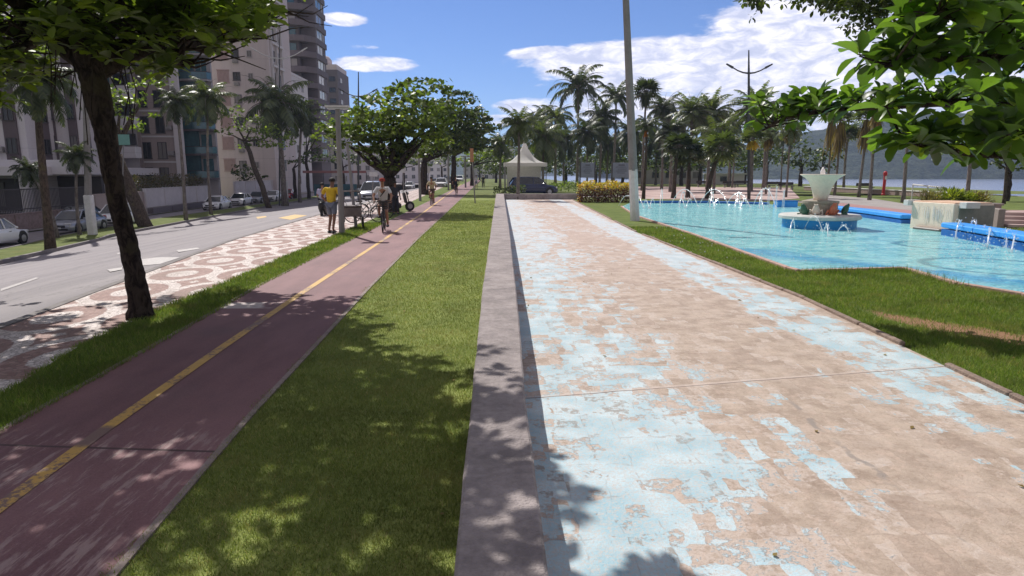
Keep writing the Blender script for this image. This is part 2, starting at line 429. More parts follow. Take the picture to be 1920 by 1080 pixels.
# court: worn light-blue paint on concrete
m, t, p = gmat('court concrete')
X_, Y_, Z_ = t.sep(p)
Xs = t.math('SUBTRACT', X_, t.math('ADD', 0.25, t.math('MULTIPLY', Y_, 0.008)))
wx = t.math('MULTIPLY', t.math('SUBTRACT', t.noise(p, 2.5, 3), 0.5), 0.22)
def cells(cx, cy, seed):
    a = t.math('FLOOR', t.math('DIVIDE', t.math('ADD', X_, wx), cx)); b_ = t.math('FLOOR', t.math('DIVIDE', t.math('ADD', Y_, t.math('MULTIPLY', wx, 1.4)), cy))
    n = t.new('ShaderNodeTexWhiteNoise', noise_dimensions='3D'); t.put(n.inputs[0], t.comb(a, b_, seed)); return n.outputs[0]
c1 = cells(0.115, 0.15, 1.0); c2 = cells(0.24, 0.46, 2.0); c3 = cells(0.8, 1.3, 4.0)
bandL = t.math('MULTIPLY', t.ramp(Xs, 2.5, 0.4), 0.31)
bandL = t.math('ADD', bandL, t.math('MULTIPLY', t.math('MULTIPLY', t.ramp(Y_, 7.0, 3.8), t.ramp(Xs, 3.4, 1.6)), 0.13))
edge = t.math('SUBTRACT', X_, t.math('ADD', 4.15, t.math('MULTIPLY', Y_, 0.012)))
bandR = t.math('MULTIPLY', t.math('MULTIPLY', t.ramp(t.math('ABSOLUTE', edge), 0.62, 0.36), t.ramp(Y_, 3.5, 6.0)), 0.29)
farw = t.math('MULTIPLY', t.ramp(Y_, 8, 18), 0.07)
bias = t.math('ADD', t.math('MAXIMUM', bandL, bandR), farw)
big = t.noise(t.scale(p, (1, 0.55, 1)), 1.3, 4, 0.55)
fine = t.noise(p, 20, 6, 0.75)
val = t.math('ADD', bias, t.math('ADD', t.math('MULTIPLY', c1, 0.24), t.math('ADD', t.math('MULTIPLY', c2, 0.22), t.math('MULTIPLY', c3, 0.14))))
val = t.math('ADD', val, t.math('ADD', t.math('MULTIPLY', big, 0.40), t.math('MULTIPLY', fine, 0.65)))
paint = t.ramp(val, 1.05, 1.10)
tan_ = t.mix(t.ramp(t.noise(p, 3.0, 6, 0.7), 0.3, 0.7), (0.32, 0.245, 0.19), (0.52, 0.42, 0.34))
tan_ = t.mix(t.math('MULTIPLY', t.ramp(c1, 0.3, 1.0), 0.35), tan_, (0.58, 0.48, 0.41)); tan_ = t.mix(t.math('MULTIPLY', t.ramp(c2, 0.25, 0.0), 0.35), tan_, (0.30, 0.22, 0.175))
tan_ = t.mix(t.math('MULTIPLY', t.ramp(t.noise(p, 9.0, 6, 0.75), 0.48, 0.66), 0.6), tan_, (0.56, 0.43, 0.35))
tan_ = t.mix(t.math('MULTIPLY', t.ramp(t.noise(p, 42.0, 5, 0.8), 0.5, 0.66), 0.4), tan_, (0.24, 0.16, 0.115))
blue = t.mix(t.ramp(t.noise(p, 2.2, 5), 0.35, 0.65), (0.33, 0.52, 0.60), (0.55, 0.68, 0.73))
blue = t.mix(t.math('MULTIPLY', t.ramp(t.noise(p, 44, 6, 0.9), 0.46, 0.58), 0.85), blue, (0.55, 0.52, 0.49))
halo = t.math('MULTIPLY', t.ramp(val, 0.92, 1.05), 0.8)      # remains of primer round the paint
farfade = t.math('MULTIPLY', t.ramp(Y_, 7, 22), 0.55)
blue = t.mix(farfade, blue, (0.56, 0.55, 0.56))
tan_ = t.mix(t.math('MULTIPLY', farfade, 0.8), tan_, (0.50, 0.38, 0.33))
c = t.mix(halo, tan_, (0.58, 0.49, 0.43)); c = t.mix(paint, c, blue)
dirt = t.math('MULTIPLY', t.math('GREATER_THAN', t.math('ADD', t.math('MULTIPLY', c1, 0.6), t.math('MULTIPLY', c2, 0.4)), 0.80), t.math('MULTIPLY', t.ramp(t.noise(p, 16, 5, 0.7), 0.44, 0.56), t.ramp(bandL, 0.15, 0.4)))
c = t.mix(t.math('MULTIPLY', dirt, 0.7), c, (0.27, 0.21, 0.165))
j = t.math('SUBTRACT', Y_, t.math('ADD', 5.40, t.math('ADD', t.math('MULTIPLY', X_, 0.19), t.math('MULTIPLY', t.noise(p, 3, 4), 0.06))))
c = t.mix(t.math('MULTIPLY', t.ramp(t.math('ABSOLUTE', t.math('SUBTRACT', j, 0.02)), 0.05, 0.02), 0.5), c, (0.62, 0.52, 0.46))
c = t.mix(t.math('MULTIPLY', t.ramp(t.math('ABSOLUTE', j), 0.012, 0.004), 0.9), c, (0.12, 0.09, 0.075))
# long crack and repair band running along the court
k2 = t.math('SUBTRACT', Xs, t.math('ADD', 2.12, t.math('MULTIPLY', t.noise(p, 1.4, 5, 0.6), 0.35)))
seg = t.ramp(t.math('ABSOLUTE', t.math('SUBTRACT', Y_, 4.2)), 1.25, 1.0)
c = t.mix(t.math('MULTIPLY', t.math('MULTIPLY', t.ramp(t.math('ABSOLUTE', k2), 0.035, 0.01), t.math('MULTIPLY', seg, t.ramp(t.noise(p, 4, 4), 0.42, 0.55))), 0.7), c, (0.25, 0.22, 0.20))
k3 = t.math('SUBTRACT', Xs, t.math('ADD', 1.62, t.math('MULTIPLY', t.noise(p, 1.1, 5, 0.6), 0.25)))
c = t.mix(t.math('MULTIPLY', t.math('MULTIPLY', t.ramp(t.math('ABSOLUTE', k3), 0.022, 0.006), t.ramp(t.noise(p, 0.9, 2), 0.62, 0.68)), 0.6), c, (0.62, 0.68, 0.72))
# faint joints of the tiled patches and small dark pits
pit = t.ramp(t.noise(p, 62, 6, 0.9), 0.58, 0.66)
c = t.mix(t.math('MULTIPLY', pit, 0.6), c, (0.17, 0.125, 0.10))
def jl(v, s):
    q = t.math('ABSOLUTE', t.math('SUBTRACT', t.math('FRACT', t.math('DIVIDE', v, s)), 0.5))
    return t.ramp(q, 0.47, 0.495)
jj = t.math('MAXIMUM', jl(t.math('ADD', X_, t.math('MULTIPLY', wx, 0.5)), 0.24), jl(t.math('ADD', Y_, wx), 0.46))
c = t.mix(t.math('MULTIPLY', t.math('MULTIPLY', jj, t.ramp(t.noise(p, 6, 4), 0.45, 0.65)), 0.35), c, (0.22, 0.16, 0.13))
eg = t.math('SUBTRACT', X_, t.math('ADD', 4.62, t.math('MULTIPLY', Y_, 0.0)))
t.put(t.b.inputs['Base Color'], c); t.b.inputs['Roughness'].default_value = 0.68
t.b.inputs['Specular IOR Level'].default_value = 0.35
h = t.math('ADD', t.math('MULTIPLY', paint, 0.6), t.math('ADD', t.noise(p, 60, 5, 0.7), t.math('MULTIPLY', t.noise(p, 5, 4), 0.8)))
bump(t, h, 0.7, 0.01)
M_court = m
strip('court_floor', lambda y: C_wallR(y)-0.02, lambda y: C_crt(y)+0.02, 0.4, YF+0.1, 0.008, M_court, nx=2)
strip('promenade', 0.6, lambda y: np.where(np.asarray(y) < 56, C_crt(y), 22.0), YF+0.3, 58, 0.012, M_conc, nx=2)

# edging kerb of the court, slightly broken
m = mat('old edging', (0.27, 0.20, 0.16), 0.9, 0.35, 7, 0.8, 40)
b = MB(); y = 1.0; rg = random.Random(3)
while y < 49:
    l = rg.uniform(0.7, 1.05)
    if rg.random() > 0.04:
        x = curveX(C_crt, y+l/2); sl = (curveX(C_crt, y+l)-curveX(C_crt, y))/l
        b.box((x+0.035+rg.uniform(-.008, .008), y+l/2, rg.uniform(-.008, .004)), (0.07, l-0.015, 0.10), rz=-math.atan(sl), bev=0.012)
    y += l
tag(b.build('court_edging', m), kind='structure')

# low concrete wall (top 0.45) turning right at the far end
m = mat('wall concrete', (0.34, 0.295, 0.285), 0.85, 0.32, 3.2, 0.9, 60, grime=(0.19, 0.165, 0.165))
ys = [0.3]
while ys[-1] < 49.8: ys.append(ys[-1]+max(0.35, ys[-1]*0.05))
ys[-1] = 49.8
b = MB(); rg = random.Random(5)
for i, y in enumerate(ys):
    xl = curveX(C_wallL, y)+rg.uniform(-.004, .004); xr = curveX(C_wallR, y)+rg.uniform(-.003, .003)
    for x, z in ((xl, -.15), (xl, .435), (xl+.015, .45), (xr-.015, .45), (xr, .435), (xr, -.15)): b.v.append((x, y, z))
for i in range(len(ys)-1):
    for k in range(6): a = i*6+k; b.f.append((a, i*6+(k+1) % 6, (i+1)*6+(k+1) % 6, a+6))
b.f.append((0, 1, 2, 3, 4, 5)); b.f.append(tuple((len(ys)-1)*6+q for q in (5, 4, 3, 2, 1, 0)))
wl = b.build('low_wall', m)
tag(wl, 'long low grey concrete wall between the mown strip and the painted court', 'wall')
b = MB(); x0 = curveX(C_wallL, 49.8)
b.box(((x0+6.9)/2, 50.12, 0.14), (6.9-x0, 0.6, 0.60), bev=0.015)
fw = b.build('low_wall', m); tag(fw, 'short grey concrete wall closing the far end of the court before the promenade', 'wall')

# ------------------------------------------------------------------ pool
PN = [(1166, 388), (1192, 405), (1300, 441), (1480, 506), (1500, 511), (1690, 506), (1704, 508), (1800, 536), (1920, 556), (2200, 612)]
PF = [(2400, 540), (1920, 462), (1812, 443), (1780, 436), (1722, 418), (1560, 396), (1475, 385), (1330, 381), (1182, 381)]
poly = [at(*p) for p in PN]+[at(*p) for p in PF]
m, t, p = gmat('pool water')
ps = t.scale(p, (0.6, 1.0, 1)); X_, Y_, Z_ = t.sep(p)
f = t.noise(ps, 1.5, 5, 0.6, 0.6); f2 = t.noise(ps, 7, 4, 0.65, 0.8)
c = t.mix(t.ramp(f, 0.38, 0.62), (0.20, 0.60, 0.64), (0.38, 0.80, 0.79))
c = t.mix(t.math('MULTIPLY', t.ramp(f2, 0.5, 0.68), 0.75), c, (0.62, 0.86, 0.83))
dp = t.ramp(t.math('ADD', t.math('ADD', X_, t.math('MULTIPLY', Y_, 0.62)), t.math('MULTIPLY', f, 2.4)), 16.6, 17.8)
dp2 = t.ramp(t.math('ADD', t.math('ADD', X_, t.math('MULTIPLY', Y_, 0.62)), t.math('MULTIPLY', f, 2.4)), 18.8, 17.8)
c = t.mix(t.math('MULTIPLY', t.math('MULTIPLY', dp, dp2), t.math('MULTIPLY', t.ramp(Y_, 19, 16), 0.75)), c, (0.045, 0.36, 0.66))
for rx_, ry_, rr_ in ((1868, 502, 1.35), (1765, 462, 1.1)):      # drowned rings on the pool floor
    q_ = at(rx_, ry_); dx_ = t.math('SUBTRACT', X_, q_.x); dy_ = t.math('SUBTRACT', Y_, q_.y)
    rad_ = t.math('ADD', t.math('SQRT', t.math('ADD', t.math('MULTIPLY', dx_, dx_), t.math('MULTIPLY', dy_, dy_))), t.math('MULTIPLY', t.math('SUBTRACT', f2, 0.5), 0.35))
    c = t.mix(t.math('MULTIPLY', t.ramp(t.math('ABSOLUTE', t.math('SUBTRACT', rad_, rr_)), 0.16, 0.05), 0.75), c, (0.08, 0.27, 0.31))
glint_ = t.ramp(t.noise(t.scale(p, (0.55, 1.6, 1)), 5.5, 5, 0.75, 1.2), 0.60, 0.70)
c = t.mix(t.math('MULTIPLY', glint_, 0.7), c, (0.80, 0.92, 0.90))  # white sparkle of the water painted into its colour
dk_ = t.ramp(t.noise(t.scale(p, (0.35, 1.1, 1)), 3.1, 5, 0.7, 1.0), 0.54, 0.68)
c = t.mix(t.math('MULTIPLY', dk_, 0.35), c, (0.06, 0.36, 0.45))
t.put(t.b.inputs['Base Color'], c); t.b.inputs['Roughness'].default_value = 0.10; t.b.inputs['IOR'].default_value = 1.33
bump(t, t.math('ADD', t.noise(ps, 3.2, 3, 0.5, 0.5), t.math('MULTIPLY', t.noise(ps, 11, 4, 0.6, 1.0), 0.6)), 1.0, 0.12)
M_water = m
b = MB(); b.prism([(q.x, q.y) for q in poly], -0.05, 0.035)
tag(b.build('pool_water', M_water), kind='structure')
M_cop = mat('pink coping', (0.46, 0.30, 0.25), 0.8, 0.25, 5, 0.4)
b = MB(); nn_ = len(PN)
pts = [at(*p) for p in PN]
for i in range(len(pts)-1):
    a, c_ = pts[i], pts[i+1]; d_ = (c_-a); l = d_.length; k = max(1, int(l/0.9)); ang = math.atan2(d_.y, d_.x)
    nrm = Vector((d_.y, -d_.x, 0)).normalized()*0.03
    for q in range(k):
        mid = a+d_*((q+.5)/k); b.box((mid.x+nrm.x, mid.y+nrm.y, 0.01), (l/k-0.01, 0.10, 0.12), rz=ang, bev=0.012)
tag(b.build('pool_coping', M_cop), kind='structure')
# blue pool rim walls
M_blue = mat('blue pool paint', (0.05, 0.33, 0.85), 0.45, 0.15, 2.0, 0.15)
M_dblue = mat('dark blue pool paint', (0.015, 0.12, 0.42), 0.4, 0.2, 3.0, 0.15)
def rim(name, px, wd, h, label, mm):
    q = [at(*p) for p in px]; th = MB(); st = MB()
    for i in range(len(q)-1):
        a, c_ = q[i], q[i+1]; d_ = c_-a; n_ = Vector((-d_.y, d_.x, 0)).normalized()
        if n_.y < 0: n_ = -n_
        ang = math.atan2(d_.y, d_.x); mid = (a+c_)/2
        st.box(tuple(mid+n_*wd*0.55+Vector((0, 0, h/2-0.06))), (d_.length-0.01, wd*0.8, h-0.12), rz=ang)
        th.box(tuple(mid+n_*wd*0.5+Vector((0, 0, h))), (d_.length, wd, 0.16), rz=ang, bev=0.03)
    r = empty(name, tuple(q[0]), 0, label, 'pool wall')
    for bb, nm, mt in ((st, 'wall_face', M_dblue), (th, 'cap', mm)):
        o = bb.build(nm, mt, r); o.matrix_parent_inverse = Matrix.Translation(-q[0])
    return r
rim('pool_rim', [(1548, 397), (1640, 408), (1725, 421)], 0.75, 0.30, 'bright blue pool rim running from the bowl fountain to the cream block', M_blue)
rim('pool_rim', [(1806, 443), (1870, 455), (1925, 465), (2150, 510)], 0.7, 0.36, 'bright blue pool rim at the right of the cream block with jets spraying beside it', M_blue)
rim('pool_rim', [(1185, 382), (1330, 382), (1440, 385)], 0.45, 0.10, 'low far rim of the pool below the row of thin palms', M_dblue)

# plaza, paths and shore beyond the pool
m, t, p = gmat('plaza paving')
c = t.mix(t.ramp(t.noise(p, 0.5, 5), 0.35, 0.65), (0.34, 0.22, 0.20), (0.52, 0.40, 0.36))
t.put(t.b.inputs['Base Color'], c); t.b.inputs['Roughness'].default_value = 0.8
M_plaza = m
def sheet(name, px, z, m, kind='structure', zz=0.0):
    q = [at(*p_) for p_ in px]; b = MB(); b.v = [(v.x, v.y, z) for v in q]; b.f = [tuple(range(len(q)))]
    return tag(b.build(name, m), kind=kind)
sheet('plaza', [(1195, 373), (1195, 350), (1480, 352), (1500, 372), (1440, 377)], 0.016, M_plaza)
sheet('promenade', [(1490, 379), (1555, 366), (1640, 373), (1720, 386), (1800, 396), (2300, 440), (2300, 520), (1920, 452), (1812, 432), (1730, 414), (1560, 387)], 0.010, M_conc)
sheet('promenade_band', [(1558, 379), (1720, 396), (1812, 408), (1812, 430), (1730, 413), (1560, 388)], 0.014, mat('pink paving', (0.36, 0.20, 0.19), 0.8, 0.2, 2))
# beach wall / sand / sea
M_sand = mat('sand', (0.42, 0.36, 0.31), 0.9, 0.1, 0.3)
b = MB(); b.v = [(-30, 130, -0.17), (60, 130, -0.17), (60, 160, -3.9), (-30, 175, -3.9)]; b.f = [(0, 1, 2, 3)]
b.add([(46, 20, -0.17), (58, 20, -3.9), (60, 130, -3.9), (60, 130, -.17)], [(0, 1, 2, 3)])
tag(b.build('sand', M_sand), kind='structure')
m, t, p = gmat('sea water')
c = t.mix(t.noise(t.scale(p, (0.05, 0.3, 1)), 0.6, 4), (0.17, 0.21, 0.30), (0.24, 0.28, 0.38))
t.put(t.b.inputs['Base Color'], c); t.b.inputs['Roughness'].default_value = 0.22
bump(t, t.noise(t.scale(p, (0.4, 1, 1)), 0.9, 5, 0.6), 0.5, 0.3)
b = MB(); b.v = [(-1500, 140, -3.8), (56, 140, -3.8), (56, 10, -3.8), (2500, 10, -3.8), (2500, 3200, -3.8), (-1500, 3200, -3.8)]; b.f = [(0, 1, 2, 3, 4, 5)]
b.f = [(0, 1, 4, 5), (1, 2, 3, 4)]
tag(b.build('sea', m), kind='structure')

# ------------------------------------------------------------------ hills across the water
def hill(name, prof, Y0, depth, m, base=-5.0):
    b = MB(); n = 90; rows = 14; rg = np.random.default_rng(11)
    px = np.array([p_[0] for p_ in prof], float); py = np.array([p_[1] for p_ in prof], float)
    X_ = np.linspace((px[0]-VX)/F*Y0, (px[-1]-VX)/F*Y0, n)
    top = np.array([CAMZ+(HOR-np.interp(VX+F*x/(Y0+depth*0.5), px, py))/F*(Y0+depth*0.5) for x in X_])
    for r_ in range(rows):
        f = r_/(rows-1); prof_ = math.sin(PI*min(1, f*1.0)/1.0*0.5) if f < 1 else 1
        for i in range(n):
            hgt = base+(top[i]-base)*(math.sin(f*PI))**0.8
            jit = rg.normal(0, 0.03)*(top[i]-base) if 0 < r_ < rows-1 else 0
            b.v.append((X_[i], Y0+depth*f, hgt+jit*0.5))
    for r_ in range(rows-1):
        for i in range(n-1): a = r_*n+i; b.f.append((a, a+1, a+n+1, a+n))
    return tag(b.build(name, m, smooth=True), kind='structure')
m, t, p = gmat('wooded hill')
f = t.math('ADD', t.math('MULTIPLY', t.noise(p, 0.02, 6, 0.65), 0.5), t.math('MULTIPLY', t.noise(p, 0.12, 5, 0.7), 0.5))
c = t.mix(t.ramp(f, 0.4, 0.6), (0.018, 0.032, 0.026), (0.065, 0.085, 0.06))
t.put(t.b.inputs['Base Color'], c); t.b.inputs['Roughness'].default_value = 0.95; t.b.inputs['Specular IOR Level'].default_value = 0.1
bump(t, f, 1.0, 14)
M_hill = m
hill('hills', [(1180, 305), (1250, 296), (1350, 283), (1450, 262), (1560, 240), (1640, 226), (1750, 216), (1900, 228), (2100, 200), (2400, 210)], 620, 420, M_hill)
hill('hills', [(700, 300), (860, 290), (930, 278), (980, 276), (1030, 282), (1100, 296), (1180, 305), (1300, 310)], 1500, 500, M_hill)

# ------------------------------------------------------------------ road markings
M_white = mat('road paint white', (0.47, 0.44, 0.43), 0.6, 0.25, 8)
M_orng = mat('road paint yellow', (0.62, 0.42, 0.16), 0.6, 0.2, 8)
def mark(px, m, name='road_marking'):
    b = MB(); q = [atg(*p_) for p_ in px]; n = 6
    if len(q) == 4:
        for i in range(n+1):
            for a, c_ in ((q[0], q[3]), (q[1], q[2])):
                pass
        for i in range(n+1):
            f = i/n; a = q[0].lerp(q[1], f); c_ = q[3].lerp(q[2], f)
            for k in range(4): v = a.lerp(c_, k/3); b.v.append((v.x, v.y, gz(v.x)-0.112))
        for i in range(n):
            for k in range(3): b.f.append((i*4+k, i*4+k+1, i*4+k+5, i*4+k+4))
    return tag(b.build(name, m), kind='structure')
mark([(0, 531), (66, 511), (72, 512), (0, 535)], M_white)
mark([(200, 496), (228, 492), (228, 496), (205, 500)], M_white)
mark([(262, 478), (338, 474), (300, 486), (226, 492)], M_white)
mark([(330, 462), (370, 457), (374, 459), (334, 465)], M_white)
mark([(218, 468), (245, 464), (246, 466), (220, 470)], M_white)
mark([(558, 424), (588, 407), (592, 408), (564, 426)], M_white)
mark([(521, 405), (552, 399), (576, 400), (545, 408)], M_orng)
mark([(480, 404), (498, 402), (500, 404), (483, 407)], M_orng)
mark([(700, 372), (706, 369), (708, 370), (703, 373)], M_orng)

# ------------------------------------------------------------------ grass blades
def grassmat(name, ca, cb, cc):
    m, t = newmat(name)
    a = t.new('ShaderNodeAttribute'); a.attribute_name = 'rnd'; r_ = a.outputs['Fac']
    c = t.mix(t.ramp(r_, 0.0, 0.8), ca, cb); c = t.mix(t.ramp(r_, 0.86, 0.97), c, cc)
    p_ = t.new('ShaderNodeNewGeometry').outputs['Position']
    c = t.mix(t.math('MULTIPLY', t.ramp(t.noise(p_, 1.7, 5, 0.7), 0.50, 0.68), 0.55), c, (0.30, 0.25, 0.11)); c = t.mix(t.math('MULTIPLY', t.ramp(t.noise(p_, 0.9, 4, 0.6), 0.52, 0.40), 0.45), c, tuple(x*0.6 for x in ca))
    t.put(t.b.inputs['Base Color'], c); t.b.inputs['Roughness'].default_value = 0.55; t.b.inputs['Specular IOR Level'].default_value = 0.25
    tr = t.new('ShaderNodeBsdfTranslucent'); t.put(tr.inputs[0], t.mix(1.0, c, (1.3, 1.35, 0.7), 'MULTIPLY'))
    mx = t.new('ShaderNodeMixShader'); mx.inputs[0].default_value = 0.4
    t.l.new(t.b.outputs[0], mx.inputs[1]); t.l.new(tr.outputs[0], mx.inputs[2]); t.l.new(mx.outputs[0], t.out.inputs[0])
    return m
M_blL = grassmat('grass blades', (0.13, 0.18, 0.045), (0.26, 0.31, 0.085), (0.46, 0.38, 0.20))
M_blR = grassmat('lush grass blades', (0.115, 0.18, 0.035), (0.22, 0.31, 0.06), (0.40, 0.36, 0.14))
def blades(name, XL, XR, y0, y1, dens, h, wd, m, dz=0.0, reject=None):
    out = []; N = 0
    y = y0
    while y < y1:
        dy = 0.5; xa = float(XL(y)) if callable(XL) else XL; xb = float(XR(y)) if callable(XR) else XR
        n = int(max(0, xb-xa)*dy*dens(y)); x = NR.uniform(xa, xb, n); yy = NR.uniform(y, y+dy, n)
        out.append(np.stack([x, yy], 1)); y += dy
    P = np.concatenate(out)
    if reject is not None: P = P[~reject(P[:, 0], P[:, 1])]
    n = len(P); a = NR.uniform(0, 2*PI, n); sc = np.clip(P[:, 1]/7.0, 1, 3.5)
    hh = h*NR.uniform(0.5, 1.35, n)*(1+0.08*sc); ww = wd*NR.uniform(0.7, 1.3, n)*sc
    lean = hh*NR.uniform(0.2, 1.0, n); la = NR.uniform(0, 2*PI, n)
    base = np.stack([P[:, 0], P[:, 1], np.full(n, dz)], 1)
    wv = np.stack([np.cos(a), np.sin(a), np.zeros(n)], 1)*ww[:, None]/2
    tip = base+np.stack([np.cos(la)*lean, np.sin(la)*lean, hh], 1)
    Q = np.stack([base-wv, base+wv, tip+wv*0.3, tip-wv*0.3], 1)
    o = quadmesh(name, Q, m, rnd=NR.uniform(0, 1, n)); return tag(o, kind='stuff')
def inpoly(poly_, x, y):
    c = np.zeros(len(x), bool); n = len(poly_); j = n-1
    for i in range(n):
        xi, yi, xj, yj = poly_[i].x, poly_[i].y, poly_[j].x, poly_[j].y
        c ^= ((yi > y) != (yj > y)) & (x < (xj-xi)*(y-yi)/(yj-yi+1e-12)+xi); j = i
    return c
o = blades('grass', lambda y: C_pathR(y)-0.01+0.05*np.sin(np.asarray(y)*5.1)*np.sin(np.asarray(y)*1.9), lambda y: C_wallL(y)+0.01, 1.8, 48, lambda y: 9500*min(1, (4.2/y)**1.6), 0.021, 0.0042, M_blL)
o['label'] = 'mown yellowish green grass of the strip between bike path and low wall'
o = blades('grass', lambda y: C_verL(y)-0.06, lambda y: C_pathL(y)+0.03, 3.8, 26, lambda y: 5200*min(1, (6/y)**1.5), 0.045, 0.006, M_blR, 0.0)
o['label'] = 'lush green grass of the verge between bike path and mosaic pavement'
def rej(x, y):
    a = inpoly(poly, x, y)
    s = (x-(5.7-0.72*(y-8.4)))**2; bare = (s < 0.25) & (x > 5.4) & (NR.uniform(0, 1, len(x)) < 0.9-s*3)
    return a | bare
o = blades('grass', lambda y: C_crt(y)+0.07, lambda y: min(0.86*y+1.5, 20), 5.0, 24, lambda y: 4600*min(1, (7/y)**1.7), 0.042, 0.006, M_blR, 0.0, rej)
o['label'] = 'dense green lawn between the painted court and the pool'
# longer tufts standing against the pool edge
q0 = [at(1500, 513), at(1700, 510), at(1800, 538)]
def tuft_pts(n):
    out = []
    for i in range(n):
        k = random.choice([0, 0, 0, 1]); f = random.random(); v = q0[k].lerp(q0[k+1], f); out.append((v.x+random.uniform(-.06, .06), v.y-abs(random.gauss(0, .12))))
    return np.array(out)
P = tuft_pts(900); n = len(P); hh = NR.uniform(.05, .17, n); la = NR.uniform(0, 2*PI, n)
base = np.stack([P[:, 0], P[:, 1], np.zeros(n)], 1); wv = np.stack([np.cos(la+1), np.sin(la+1), 0*la], 1)*0.005
tip = base+np.stack([np.cos(la)*hh*.3, np.sin(la)*hh*.3, hh], 1)
o = quadmesh('grass', np.stack([base-wv, base+wv, tip+wv*.3, tip-wv*.3], 1), M_blR, rnd=NR.uniform(0, .8, n)); tag(o, 'long unmown grass blades along the near pool edge', kind='stuff')
# ================================================================== BUILDINGS
GL = -DROP
M_glass = mat('dark window glass', (0.02, 0.024, 0.03), 0.12, 0.3, 0.7, spec=0.6)
g_ = NT(M_glass.node_tree); b_ = [n for n in g_.n if n.type == 'BSDF_PRINCIPLED'][0]; oi = g_.new('ShaderNodeObjectInfo').outputs['Random']
src = b_.inputs['Base Color'].links[0].from_socket; g_.put(b_.inputs['Base Color'], g_.mix(g_.math('MULTIPLY', g_.math('GREATER_THAN', oi, 0.68), oi), src, (0.24, 0.22, 0.21)))
M_glassb = mat('blue green glazing', (0.05, 0.14, 0.17), 0.12, 0.35, 0.5, spec=0.8)
M_frame = mat('window frame', (0.42, 0.39, 0.39), 0.6, 0.1)
M_dframe = mat('dark window frame', (0.07, 0.06, 0.065), 0.6, 0.1)
M_ac = mat('air conditioner casing', (0.30, 0.28, 0.28), 0.6, 0.2, 5)
def wallmat(name, c, streak=0.3, band=0.0):
    m, t = newmat(name); co = t.new('ShaderNodeTexCoord').outputs['Object']
    f = t.math('ADD', t.math('MULTIPLY', t.noise(t.scale(co, (1.5, 1.5, 0.10)), 1.0, 5, 0.6), 0.6), t.math('MULTIPLY', t.noise(co, 6, 4), 0.4))
    cc = t.mix(t.math('MULTIPLY', t.ramp(f, 0.45, 0.75), streak), c, tuple(x*0.45 for x in c))
    Z_ = t.sep(co)[2]
    fl = t.ramp(t.math('ABSOLUTE', t.math('SUBTRACT', t.math('FRACT', t.math('DIVIDE', Z_, 3.0)), 0.5)), 0.485, 0.495)
    cc = t.mix(t.math('MULTIPLY', fl, 0.35), cc, tuple(x*0.5 for x in c))
    t.put(t.b.inputs['Base Color'], cc); t.b.inputs['Roughness'].default_value = 0.85
    bump(t, t.noise(co, 30, 3), 0.2, 0.02); return m
M_bw = wallmat('off white render', (0.63, 0.585, 0.60)); M_bbe = wallmat('beige render', (0.38, 0.31, 0.295))
M_bpk = wallmat('pinkish render', (0.60, 0.52, 0.515)); M_bdk = wallmat('dark brown cladding', (0.14, 0.12, 0.135))
M_bgr = wallmat('grey render', (0.40, 0.37, 0.38)); M_bwh = wallmat('white render', (0.62, 0.59, 0.60), 0.15)
M_maroon = wallmat('dark tiled strip', (0.125, 0.095, 0.105), 0.2)

def win(parent, x, y, z, w_, h, face, mg=M_glass, mf=M_frame, proto={}):
    """window on face 'f' (front, -Y) or 's' (street side, +X); x,y,z centre in the building's frame"""
    key = (round(w_, 2), round(h, 2), mg.name, mf.name)
    if key not in proto:
        fr = MB(); t_ = 0.07
        fr.box((0, -0.03, h/2-t_/2), (w_, 0.10, t_)); fr.box((0, -0.05, -h/2+t_/2), (w_+0.16, 0.16, t_))
        fr.box((-w_/2+t_/2, -0.03, 0), (t_, 0.10, h-2*t_)); fr.box((w_/2-t_/2, -0.03, 0), (t_, 0.10, h-2*t_)); fr.box((0, -0.028, 0), (t_*0.7, 0.09, h-2*t_))
        fo = fr.build('window', mf, parent); go = MB().box((0, -0.012, 0), (w_-2*t_, 0.03, h-2*t_)).build('pane', mg, fo)
        proto[key] = fo; o = fo
    else:
        s_ = proto[key]; o = s_.copy(); COL.objects.link(o); o.parent = parent
        g = [c for c in s_.children][0].copy(); COL.objects.link(g); g.parent = o
    o.location = (x, y, z); o.rotation_euler = (0, 0, 0 if face == 'f' else PI/2)
    return o
def acunit(parent, x, y, z, face, proto={}):
    if 'm' not in proto:
        o = MB().box((0, -0.22, 0), (0.75, 0.40, 0.48), bev=0.03).box((0, -0.20, -0.27), (0.8, 0.42, 0.05)).lathe([(0.17, -0.01), (0.17, 0.015)], M=Matrix.Rotation(PI/2, 4, 'X'), c=(0, -0.43, 0)).build('air_conditioner', M_ac, parent); proto['m'] = o
    else: o = proto['m'].copy(); COL.objects.link(o); o.parent = parent
    o.location = (x, y, z); o.rotation_euler = (0, 0, 0 if face == 'f' else PI/2)

def bld(px0, px1, Y0, depth, H, label, m, rz=0.0, skew=False):
    """box whose front (-Y) face spans px0..px1 at depth Y0; origin at its right front base corner"""
    x0 = (px0-VX)/F*Y0; x1 = (px1-VX)/F*Y0; wd = x1-x0
    r = empty('apartment_building', (x1, Y0, GL), rz, label, 'building', 'apartment blocks along the avenue')
    k = x1/Y0*0.96 if skew else 0.0
    MB().prism([(-wd, 0), (0, 0), (k*depth, depth), (-wd+k*depth, depth)], 0, H).build('wall', m, r)
    return r, wd
def slab(par, name, m, x0, x1, y0, y1, z0, z1, bev=0.0):
    return MB().box(((x0+x1)/2, (y0+y1)/2, (z0+z1)/2), (abs(x1-x0), abs(y1-y0), abs(z1-z0)), bev=bev).build(name, m, par)

